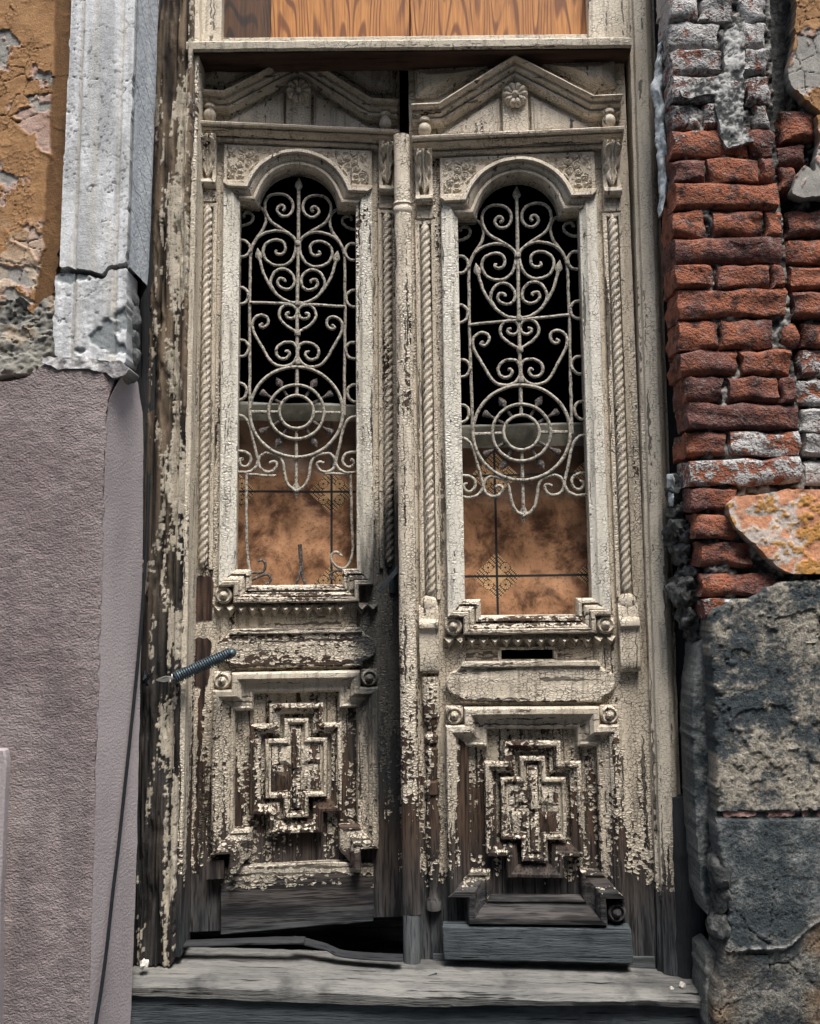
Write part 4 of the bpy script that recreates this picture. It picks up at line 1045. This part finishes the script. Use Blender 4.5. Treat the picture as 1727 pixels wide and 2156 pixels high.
def leaf(left):
    root = empty('door_leaf', mat=M_LEFT if left else M_RIGHT)
    if left: tag(root, 'sagging cream door leaf with coil spring, broken lower grille and bare grey bottom board', 'door', 'carved double door leaves', 'thing')
    else: tag(root, 'cream door leaf with letter slot, turned baluster and rounded cover strip', 'door', 'carved double door leaves', 'thing')
    h = -1 if left else 1                     # hinge side
    P = M_PAINT
    def b(name, mb, wear=0.0, grain=0.0, par=root, bevel=.002, jit=.0008, cut=.04, mat=P, sm=38):
        return mb.build(name, mat, par, sm, bevel, jit, cut, wear=wear, grain=grain)
    D = .25 if left else .12                  # general decay
    # carcass
    for s in (-1, 1):
        wr = (.30 if s == h else .36) if left else (.06 if s == h else .2)
        b('stile', MB().box(*sorted((s * .169, s * (.312 if s == h else .303))), 0, .045, -.045 if not left or s == -1 else -.030, 2.452), wr, jit=.0012)
    top = [(-.169, 2.0), (-.117, 2.0)] + [(.115 * math.cos(a), 2.0 + .115 * math.sin(a)) for a in np.linspace(math.pi - .02, .02, 19)] + [(.117, 2.0), (.169, 2.0), (.169, 2.452), (-.169, 2.452)]
    MB().prism(top, .001, .044).build('top_rail', P, root, wear=.05, grain=1.0)
    lr = MB()
    if left: lr.box(-.169, .169, .001, .044, .646, .886)
    else: lr.box(-.169, .169, .001, .044, .646, .767).box(-.169, .169, .001, .044, .797, .886).box(-.169, -.075, .001, .044, .767, .797).box(.065, .169, .001, .044, .767, .797)
    b('lock_rail', lr, .28 if left else .1, 1.0, jit=.0)
    n = 4
    for i in range(n):
        x0 = -.169 + .338 * i / n
        b('panel_board', MB().box(x0 + .0008, x0 + .338 / n - .0008, .010 + random.uniform(0, .0015), .04, .095, .65), .34 if left else .24)
    if left: b('bottom_rail', MB().prism([(-.2, -.05), (.212, -.034), (.212, .118), (.1, .127), (-.2, .124)], -.012, .04), .9, 1.0, mat=M_BOTTOM, jit=.0015)
    else: b('bottom_rail', MB().box(-.27, .30, -.004, .044, -.038, .012), 1, 1.0, mat=M_GREY)
    if not left: b('bottom_rail', MB().box(-.169, .169, .0, .044, .012, .10), .9, 1.0)
    # top: corner panels, pediment, tympanum
    for s in (-1, 1):
        poly = [(s * .283, 2.447), (s * .283, 2.362), (s * .222, 2.36), (s * .072, 2.447)]
        o = b('corner_panel', MB().prism(poly, -.010, 0), .03, bevel=.003)
        MB().prism([(s * .276, 2.440), (s * .276, 2.369), (s * .224, 2.367), (s * .098, 2.440)], -.024, -.0102, .55).build('raised_field', M_ROPE, o, 20, .001, wear=.05)
        tri = [(s * .044, 2.238), (s * .226, 2.238), (s * .044, 2.349)]
        o = b('tympanum_panel', MB().prism(tri, -.011, 0), .04 + (.12 if left and s < 0 else 0), bevel=.003)
        MB().prism([(s * .051, 2.245), (s * .203, 2.245), (s * .051, 2.337)], -.015, -.0112, .02).build('raised_field', M_ROPE, o, 20, .002, wear=.04)
        o = MB().lathe([(.0005, -.021), (.010, -.019), (.017, -.010), (.019, 0), (.016, .010), (.011, .015), (.011, .02), (.016, .022), (.016, .03)], (s * .257, -.030, 2.252), 16, 'z').build('ball_drop', M_ROPE, root, 50, jit=.0008, wear=.05)
        console(root, s * .262, .05 + D * .5)
        for xx, wd in ((.2395, .0055), (.2835, .006)):
            b('fillet', MB().box(s * xx - wd, s * xx + wd, -.010, 0, .93, 1.996), .05 + D * .5, bevel=.0015)
        b('fillet_head', MB().prism([(s * .234, 1.998), (s * .29, 1.998), (s * .277, 1.984), (s * .247, 1.984)], -.0095, 0), .05)
        rope(root, s * .2615, .12 + (.22 if left and s == 1 else 0))
    path = [(.293, 2.318), (.215, 2.318), (0, 2.449), (-.215, 2.318), (-.293, 2.318)]
    for i, nm in enumerate(('return', 'rake', 'rake', 'return')):
        run(path, PP, i, i, False).build('pediment_' + nm, M_ROPE, root, 30, .0008, jit=.0009, wear=.08, grain=1.0)
    o = b('centre_block', MB().box(-.036, .036, -.016, 0, 2.226, 2.382), .05)
    flower(o, 0, 2.347, .0)
    cor = [(0, 2.180), (.016, 2.181), (.021, 2.186), (.021, 2.191), (.013, 2.1925), (.013, 2.195), (.029, 2.197), (.039, 2.203), (.043, 2.208), (.036, 2.2095), (.036, 2.2115), (.054, 2.213), (.056, 2.220), (.051, 2.224), (0, 2.229)]
    MB().loft([[(x, -w_, z) for w_, z in cor] for x in np.linspace(-.294, .294, 20)], True, True).build('cornice', M_ROPE, root, 30, .0008, jit=.0012, wear=.1, grain=1.0)
    # round-headed surround of the opening
    th = math.acos(.062 / .161)
    sp = [(-.217, 2.06)] + [(.161 * math.sin(a), 1.998 + .161 * math.cos(a)) for a in np.linspace(-th, th, 21)] + [(.217, 2.06), (.217, 2.174), (-.217, 2.174)]
    o = MB().prism(sp, -.016, -.0005).build('spandrel', M_ROPE, root, 30, .002, wear=.05)
    for s in (-1, 1):   # carved foliage in the two corners
        pg = [(.207, 2.070), (.207, 2.166), (.122, 2.166)] + [(.171 * math.cos(q_), 1.998 + .171 * math.sin(q_)) for q_ in np.linspace(1.32, .44, 12) if .171 * math.cos(q_) > .0]
        pg = [(p_[0], min(max(p_[1], 2.068), 2.166)) for p_ in pg]
        def carve(X, Z):
            X = np.abs(X); wx, wz = X + .012 * (fbm(X * 55, Z * 55, 3, 2) - .5), Z + .012 * (fbm(X * 55, Z * 55, 9, 2) - .5)
            f1, f2, cid = worley(wx * 46, wz * 46, 14); e_ = f2 - f1
            swirl = .5 + .5 * np.sin(f1 * 26 + cid * 6)
            return .0085 * sst(e_, .05, .32) * (.55 + .45 * swirl) - .002, lerp((.40, .34, .26), (.66, .585, .475), fbm(X * 80, Z * 80, 5, 3)) * (.45 + .55 * sst(e_, .02, .12))[..., None]
        relief('carved_foliage', [(s * p_[0], p_[1]) for p_ in pg], -.0150, .004, carve, M_LAYERS, o, .0016, .0012, 60, 41, edge=(.5, .44, .35))
        b('spandrel_foot', MB().prism([(s * .219, 2.064), (s * .150, 2.064), (s * .155, 2.054), (s * .217, 2.052)], -.021, 0), .08)
    for (a, c, nm, pr, wr, gr) in ((4, NG - 4, 'arch_moulding', PA, .07, 0.), (3, 3, 'opening_stile', PB, .06 + (.22 if left else .0), 0.), (NG - 3, NG - 3, 'opening_stile', PB, .06 + (.05 if left else .10), 0.),
                               (1, 2, 'stepped_corner', PA, .34, 1.), (NG - 2, NG - 1, 'stepped_corner', PA, .34, 1.), (0, 0, 'opening_sill', PA, .38, 1.)):
        run(GLAZE, pr, a, c).build(nm, M_ROPE if pr is PA else M_WHITE, root, 30, .0008, jit=.0009, wear=wr, grain=gr)
    for s in (-1, 1): 
        if not (left and s == 1): rosette(root, s * .201, .859, .3)
    # saw-tooth strip
    o = b('tooth_strip', MB().box(-.229, .229, -.010, 0, .820, .834), .25 + D * .3, 1.0)
    for i in range(15):
        x = -.2135 + .0305 * i; hw = .01525
        if (left and i == 12): continue
        MB().add([(x - hw, -.001, .829), (x + hw, -.001, .829), (x + hw, -.001, .820), (x, -.001, .797), (x - hw, -.001, .820), (x, -.036, .816), (x - hw, -.012, .829), (x + hw, -.012, .829)],
                 [(6, 7, 5), (0, 6, 5, 4), (7, 1, 2, 5), (4, 5, 3), (5, 2, 3), (0, 1, 7, 6), (0, 4, 3, 2, 1)]).build('tooth', M_ROPE, o, 12, .0008, wear=.10 + D * .3, grime=1.0 if left else 0.0)
    # plaque with round ends
    pl = [(-.183, .757), (.183, .757), (.190, .746)] + [(.187 + .037 * math.cos(a), .708 + .036 * math.sin(a)) for a in np.linspace(1.35, -1.35, 12)] + [(.185, .668), (.186, .657), (-.186, .657), (-.185, .668)] + \
         [(-.187 - .037 * math.cos(a), .708 + .036 * math.sin(a)) for a in np.linspace(-1.35, 1.35, 12)] + [(-.190, .746)]
    o = MB().prism(pl, -.019, 0).build('plaque', P, root, 35, .005, wear=.46 if left else .22, grain=1.0)
    MB().prism([(-.178, .765), (.178, .765), (.186, .750), (-.186, .750)], -.026, 0).build('plaque_lip', M_ROPE, o, 30, .003, jit=.0012, cut=.04, wear=.3, grain=1.0)
    # framed lower panel
    segs = [(4, 8, 'panel_frame_head', M_ROPE, .08, 1.), (3, 3, 'panel_frame_side', P, .24 + D * .2, 0.), (9, 9, 'panel_frame_side', P, .24 + D * .2, 0.), (1, 2, 'panel_frame_step', M_STEP, .55, 1.), (10, 11, 'panel_frame_step', M_STEP, .55, 1.)]
    if not left: segs.append((0, 0, 'panel_frame_foot', M_STEP, .9, 1.))
    for a, c, nm, mt, wr, gr in segs:
        run(PFRAME, [(t_, w_ * (1.5 if 'step' in nm or 'foot' in nm else 1.15)) for t_, w_ in PC], a, c).build(nm, mt, root, 30, .0008, jit=.0012, wear=wr, grain=gr)
    for s in (-1, 1): rosette(root, s * .2025, .625, .12)
    if not left: rosette(root, .204, .127, .75)
    else: b('rosette_block', MB().box(-.238, -.190, -.034, 0, .100, .150), .5)
    # cross panel
    o = run(cross_path(.075, .175, .127, .121), PX, 0, 11).build('cross_moulding', P, root, 30, .0008, jit=.0014, wear=.34 if left else .24)
    run(cross_path(.034, .134, .086, .080), PX2, 0, 11).build('inner_cross', P, o, 30, .0008, jit=.0012, wear=.2)
    b('cross_field', MB().prism([(-.017, .27), (.017, .27), (.017, .318), (.07, .318), (.07, .446), (.017, .446), (.014, .494), (-.014, .494), (-.017, .446), (-.07, .446), (-.07, .318), (-.017, .318)], -.006, .011), .26, par=o)
    MB().loft([[(-.012, -.006, z), (-.009, -.006 - hh, z), (.009, -.006 - hh, z), (.012, -.006, z)] for z, hh in ((.275, .004), (.30, .006), (.35, .006), (.378, .002), (.382, .009), (.42, .010), (.47, .007), (.487, .003))], False, True).build('carved_rib', P, o, 30, .001, jit=.0015, cut=.02, wear=.15)
    for s in (-1, 1):
        for s2 in (-1, 1):
            MB().add([(s * .014, -.006, .382 + s2 * .008), (s * .066, -.006, .382 + s2 * .008), (s * .066, -.006, .382 + s2 * .06), (s * .014, -.006, .382 + s2 * .06), (s * .03, -.013, .382 + s2 * .022)],
                     [(0, 1, 4), (1, 2, 4), (2, 3, 4), (3, 0, 4)]).build('carved_facet', P, o, 20, jit=.001, cut=.02, wear=.3)
    # side ornaments below the ropes
    if left:
        def scar_fn(X, Z):
            g_ = fbm(X * 150, Z * 8, 7, 3, .6); k_ = fbm(X * 30, Z * 6, 9, 3)
            return .0005 + .0012 * g_, lerp((.012, .009, .008), (.085, .048, .032), sst(g_ * .6 + k_ * .6, .42, .85))
        for i, pg in enumerate(([(-.284, .786), (-.233, .788), (-.231, .90), (-.242, .914), (-.276, .914), (-.285, .90)], [(-.290, .60), (-.240, .61), (-.234, .73), (-.25, .744), (-.286, .738)], [(-.276, .13), (-.262, .10), (-.260, .40), (-.256, .52), (-.246, .61), (-.268, .62), (-.272, .45)], [(-.300, 1.20), (-.290, 1.22), (-.287, 1.36), (-.296, 1.40), (-.300, 1.34)])):
            relief('scar', pg, -.0006, .003, scar_fn, M_POST, root, .0022, .009 if i else .002, 70, 31 + i, edge=(.4, .36, .29))
    else:
        lower_console(root, .262, .16); lower_console(root, -.267, .3)
        z0 = .125
        prof = [(.021, 0), (.021, .02), (.013, .03), (.012, .05), (.016, .10), (.020, .17), (.019, .23), (.015, .27), (.014, .29), (.020, .295), (.020, .325), (.014, .33), (.016, .36), (.019, .395), (.019, .41), (.012, .415), (.012, .425), (.019, .43), (.019, .445), (.013, .45), (.013, .465), (.019, .475), (.019, .49), (.024, .495), (.024, .60)]
        MB().lathe(prof, (-.266, -.002, z0), 16, 'z').build('baluster', P, root, 40, jit=.0012, wear=.36)
    # foot board
    if not left:
        MB().prism([(-.241, .014), (.238, .010), (.236, .094), (-.243, .096)], -.046, .0).build('foot_board', M_FOOT, root, 30, .004, jit=.0018, cut=.04, grain=1.0)
        mo = MB().box(-.082, .072, -.006, .01, .794, .803).box(-.082, .072, -.006, .01, .759, .768)
        mo.box(-.084, -.0745, -.0055, .01, .768, .794).box(.0645, .074, -.0055, .01, .768, .794)
        mo.build('letter_slot', P, root, 30, .0015, jit=.001, cut=.03, wear=.1)
        # rounded strip that covers the joint between the leaves
        def bar(name, z0, z1, r, mat, par, wear, top=None):
            sec = [(-.3, .020)] + [(-.3235 + r * math.cos(a), -.012 + r * .95 * math.copysign(abs(math.sin(a)) ** .55, math.sin(a))) for a in np.linspace(0, -math.pi, 12)] + [(-.347, .020)]
            zs = np.linspace(z0, z1, max(3, int((z1 - z0) / .04)))
            return MB().loft([[(x, y, z) for x, y in sec] for z in zs], True, True).build(name, mat, par, 50, .001, jit=.0018, wear=wear)
        a = bar('cover_strip', .118, 2.243, .0235, P, root, .24)
        MB().loft([[(-.3235 + (.0235 + e) * math.cos(t), -.012 + (.0235 + e) * .95 * math.copysign(abs(math.sin(t)) ** .55, math.sin(t)), z) for t in np.linspace(0, -math.pi, 12)] for z, e in ((2.012, 0), (2.018, .003), (2.028, .003), (2.034, -.001), (2.040, .003), (2.046, .0))], False, True).build('collar', M_ROPE, a, 40, wear=.1)
        bar('strip_foot', -.05, .1175, .0225, M_GREY, a, .0)
    else:
        pt = lambda px, py: M_LEFT.inverted() @ Vector(at(px, py, .06))
        # worn iron lock plate and lever by the joint
        MB().box(.262, .285, -.006, 0, .86, 1.02).build('lock_plate', M_BLACKIRON, root, 30, .0015, jit=.0006, cut=.03)
        MB().add([(.222, -.082, .868), (.232, -.082, .862), (.288, -.076, .925), (.280, -.076, .936), (.222, -.089, .868), (.232, -.089, .862), (.288, -.083, .925), (.280, -.083, .936)],
                 [(0, 1, 2, 3), (7, 6, 5, 4), (0, 4, 5, 1), (1, 5, 6, 2), (2, 6, 7, 3), (3, 7, 4, 0)]).build('latch_lever', M_BLACKIRON, root, 30, .001)
        MB().tube([(.278, -.002, .926), (.278, -.082, .926)], .006, 8).build('lever_pin', M_BLACKIRON, root, 60)
    grille(root, left)
    if left:
        for o in root.children_recursive: o['grime'] = 1.0
    return root

leaf_left = leaf(True)
leaf_right = leaf(False)

# printed vinyl sheets hung inside the openings
def sheet(mw, label, tx, tz, hem, top, seed):
    V = []; Fs = []; nx, nz = 40, 70
    for j in range(nz + 1):
        z = .82 + (top - .82) * j / nz
        for i in range(nx + 1):
            x = -.19 + .38 * i / nx
            y = .075 + .016 * mnoise.noise(Vector((x * 6 + seed, z * 5, seed))) + .006 * mnoise.noise(Vector((x * 15, z * 13 + seed, 2)))
            y += .035 * max(0, (1.30 - abs(z - 1.30) * 3.2 - 1.0)) * 1.0
            V.append((x, y, z + .006 * mnoise.noise(Vector((x * 9, seed, 0))) * (j == nz)))
    for j in range(nz):
        for i in range(nx):
            a = j * (nx + 1) + i; Fs.append((a, a + 1, a + nx + 2, a + nx + 1))
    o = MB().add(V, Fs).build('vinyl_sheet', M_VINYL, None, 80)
    o.matrix_world = mw; sm = o.modifiers.new('thickness', 'SOLIDIFY'); sm.thickness = .0015
    return tag(o, label, 'vinyl sheet', 'printed vinyl sheets', tile_x=tx, tile_z=tz, hem=hem)
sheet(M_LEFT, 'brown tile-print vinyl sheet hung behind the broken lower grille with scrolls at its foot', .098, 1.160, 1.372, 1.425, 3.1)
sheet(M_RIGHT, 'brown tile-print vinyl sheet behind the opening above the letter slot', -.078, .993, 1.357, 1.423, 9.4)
# ------------------------------------------------------------------ loose and hanging things
_fe = np.array([(900, 231, 302), (1100, 225, 301), (1400, 215, 296), (1800, 205, 288), (2100, 196, 277), (2300, 191, 270)], float)
def on_return(x, y):
    """a point just proud of the rendered return, which runs from the street edge back to the frame"""
    xa, xb = np.interp(y, _fe[:, 0], _fe[:, 1]), np.interp(y, _fe[:, 0], _fe[:, 2]); f = (x - xa) / (xb - xa)
    A_, B_ = at(xa, y, YW - .018), at(xb, y, YS); n_ = np.array((B_[1] - A_[1], -(B_[0] - A_[0]), 0)); n_ /= np.linalg.norm(n_)
    p = A_ + (B_ - A_) * f; return p + n_ * .006
pts = [on_return(x, y) for x, y in ((309, 1000), (304, 1150), (294, 1300), (282, 1430), (268, 1560), (255, 1680), (243, 1790), (232, 1880), (219, 2000), (207, 2090), (197, 2156), (191, 2230))]
o = MB().tube(smooth_path([tuple(p) for p in pts], 5), .0042, 8).build('black_cable', M_CABLE, None, 60)
tag(o, 'thin black cable hanging down the mauve rendered return', 'cable')
# coil spring that pulls the leaf shut
spr = empty('door_spring', tuple(at(365, 1430, -.095))); tag(spr, 'dark steel coil spring stretched from the rotten post to the door leaf', 'spring')
A = Vector(at(366, 1428, -.092)); B = Vector(at(486, 1375, -.045)); d = (B - A); L = d.length; d.normalize()
n1 = d.cross(Vector((0, 0, 1))).normalized(); n2 = d.cross(n1)
turns = 25; hel = []
for i in range(turns * 10 + 1):
    a = 2 * math.pi * i / 10; hel.append(A + d * L * i / (turns * 10) + .0135 * (math.cos(a) * n1 + math.sin(a) * n2))
child(MB().tube([tuple(p) for p in hel], .0027, 5).build('coil', M_SPRING, None, 60), spr)
child(MB().tube([tuple(A + d * .004), tuple(B - d * .004)], .0098, 8).build('coil_core', M_BLACKIRON, None, 60), spr)
child(MB().lathe([(.012, 0), (.012, .006), (.009, .012), (.004, .016), (.0005, .017)], tuple(B + Vector((.004, -.002, .001))), 14).build('anchor_screw', M_SPRING, None, 50), spr)
H0 = Vector(at(330, 1432, -.094))
for k in range(3):
    mid = (A + H0) / 2 + Vector((0, -.002, (-.005, .0, .006)[k]))
    child(MB().tube([tuple(p) for p in smooth_path([tuple(H0), tuple(mid), tuple(A)], 6)], .0022, 5).build('hook_wire', M_WIRE, None, 60), spr)
child(MB().tube([tuple(p) for p in smooth_path([tuple(A + Vector((-.003, -.006, .011))), tuple(A + Vector((-.002, -.010, 0))), tuple(A + Vector((-.006, -.005, -.010))), tuple(A + Vector((-.010, 0, .004)))], 6)], .002, 6).build('hook_wire', M_WIRE, None, 60), spr)
kn = MB(); random.seed(12)
kp = [tuple(Vector(at(312, 1428, -.088)) + Vector((random.uniform(-.014, .014), random.uniform(-.008, .008), random.uniform(-.02, .02)))) for _ in range(12)]
child(kn.tube(smooth_path(kp, 5), .0028, 6).build('wire_knot', M_BLACKIRON, None, 60), spr)
# strips of old paint hanging off the dark timber
def peel(name, pts, Y, label, seed):
    rings = []; ys = [p[2] for p in pts]
    for i, y in enumerate(np.linspace(ys[0], ys[-1], len(pts) * 5)):
        rag = lambda q: 3.2 * mnoise.noise(Vector((i * .45, q, seed))) + 1.6 * mnoise.noise(Vector((i * 1.3, q, seed)))
        a, b_ = at(np.interp(y, ys, [p[0] for p in pts]) + rag(1), y, Y), at(np.interp(y, ys, [p[1] for p in pts]) + rag(7), y, Y)
        ring = []
        for f in np.linspace(0, 1, 9):
            p = a + (b_ - a) * f
            ring.append((p[0], p[1] - .014 * math.sin(f * 3.0) * (1 + .6 * mnoise.noise(Vector((i * .12, 3, seed)))) + .012 * mnoise.noise(Vector((f * 2.5, i * .16, seed))) + .004 * mnoise.noise(Vector((f * 7, i * .6, seed))), p[2] + .003 * mnoise.noise(Vector((f * 5, i, seed)))))
        rings.append(ring)
    o = MB().loft(rings, False, False).build(name, M_STRIP, None, 60, jit=.002)
    o.modifiers.new('thickness', 'SOLIDIFY').thickness = .0015
    return tag(o, label, 'paint strip', 'hanging paint strips', kind='thing')
peel('paint_strip', [(1384, 1393, 95), (1382, 1396, 130), (1376, 1397, 165), (1368, 1398, 190), (1374, 1400, 205), (1378, 1402, 230), (1379, 1404, 260), (1380, 1406, 290), (1383, 1409, 320), (1385, 1409, 345), (1386, 1408, 370), (1388, 1407, 400), (1387, 1404, 425), (1386, 1398, 445), (1388, 1393, 457)], -.125, 'long pale blue-grey strip of old paint hanging beside the limewashed bricks', 2)
peel('paint_strip', [(1404, 1418, 1000), (1403, 1421, 1012), (1406, 1420, 1030), (1408, 1419, 1050), (1409, 1417, 1066)], -.12, 'short white curl of old paint stuck on the dark timber', 5)
# crumbs and nails on the sill
def crumb(x, y, Y, r_, label, seed):
    c = at(x, y, Y); bm = bmesh.new(); bmesh.ops.create_icosphere(bm, subdivisions=2, radius=1); V = []
    for v in bm.verts:
        n_ = 1 + .5 * mnoise.noise(v.co * 1.3 + Vector((seed, 0, 0)))
        V.append((v.co.x * r_ * n_ + c[0], v.co.y * r_ * n_ + c[1], v.co.z * r_ * n_ + c[2]))
    bm.verts.index_update(); mb = MB().add(V, [[v.index for v in f.verts] for f in bm.faces]); bm.free()
    return tag(mb.build('plaster_crumb', M_PEBBLE, None, 25), label, 'crumb', 'plaster crumbs on the sill')
crumb(303, 2030, -.10, .0115, 'pale plaster crumb lying on the sill end by the rotten post', 1)
crumb(1437, 2075, -.10, .008, 'small pale plaster crumb on the sill by the dark timber foot', 4)
crumb(1415, 2082, -.105, .0055, 'tiny flat plaster crumb on the sill beside a larger one', 6)
for k, (xa, ya, xb, yb) in enumerate(((1050 - 10, 2062, 1062, 2053), (1062, 2056, 1078, 2050))):
    p, q = at(xa * .842 + 8, ya, -.06), at(xb * .842 + 12, yb, -.05)
    o = MB().tube([tuple(p), tuple(q)], .0022, 6).build('bent_nail', M_BLACKIRON, None, 60)
    tag(o, ('rusty nail on the sill touching the foot of the cover strip', 'second rusty nail on the sill, farther from the cover strip')[k], 'nail', 'nails on the sill')
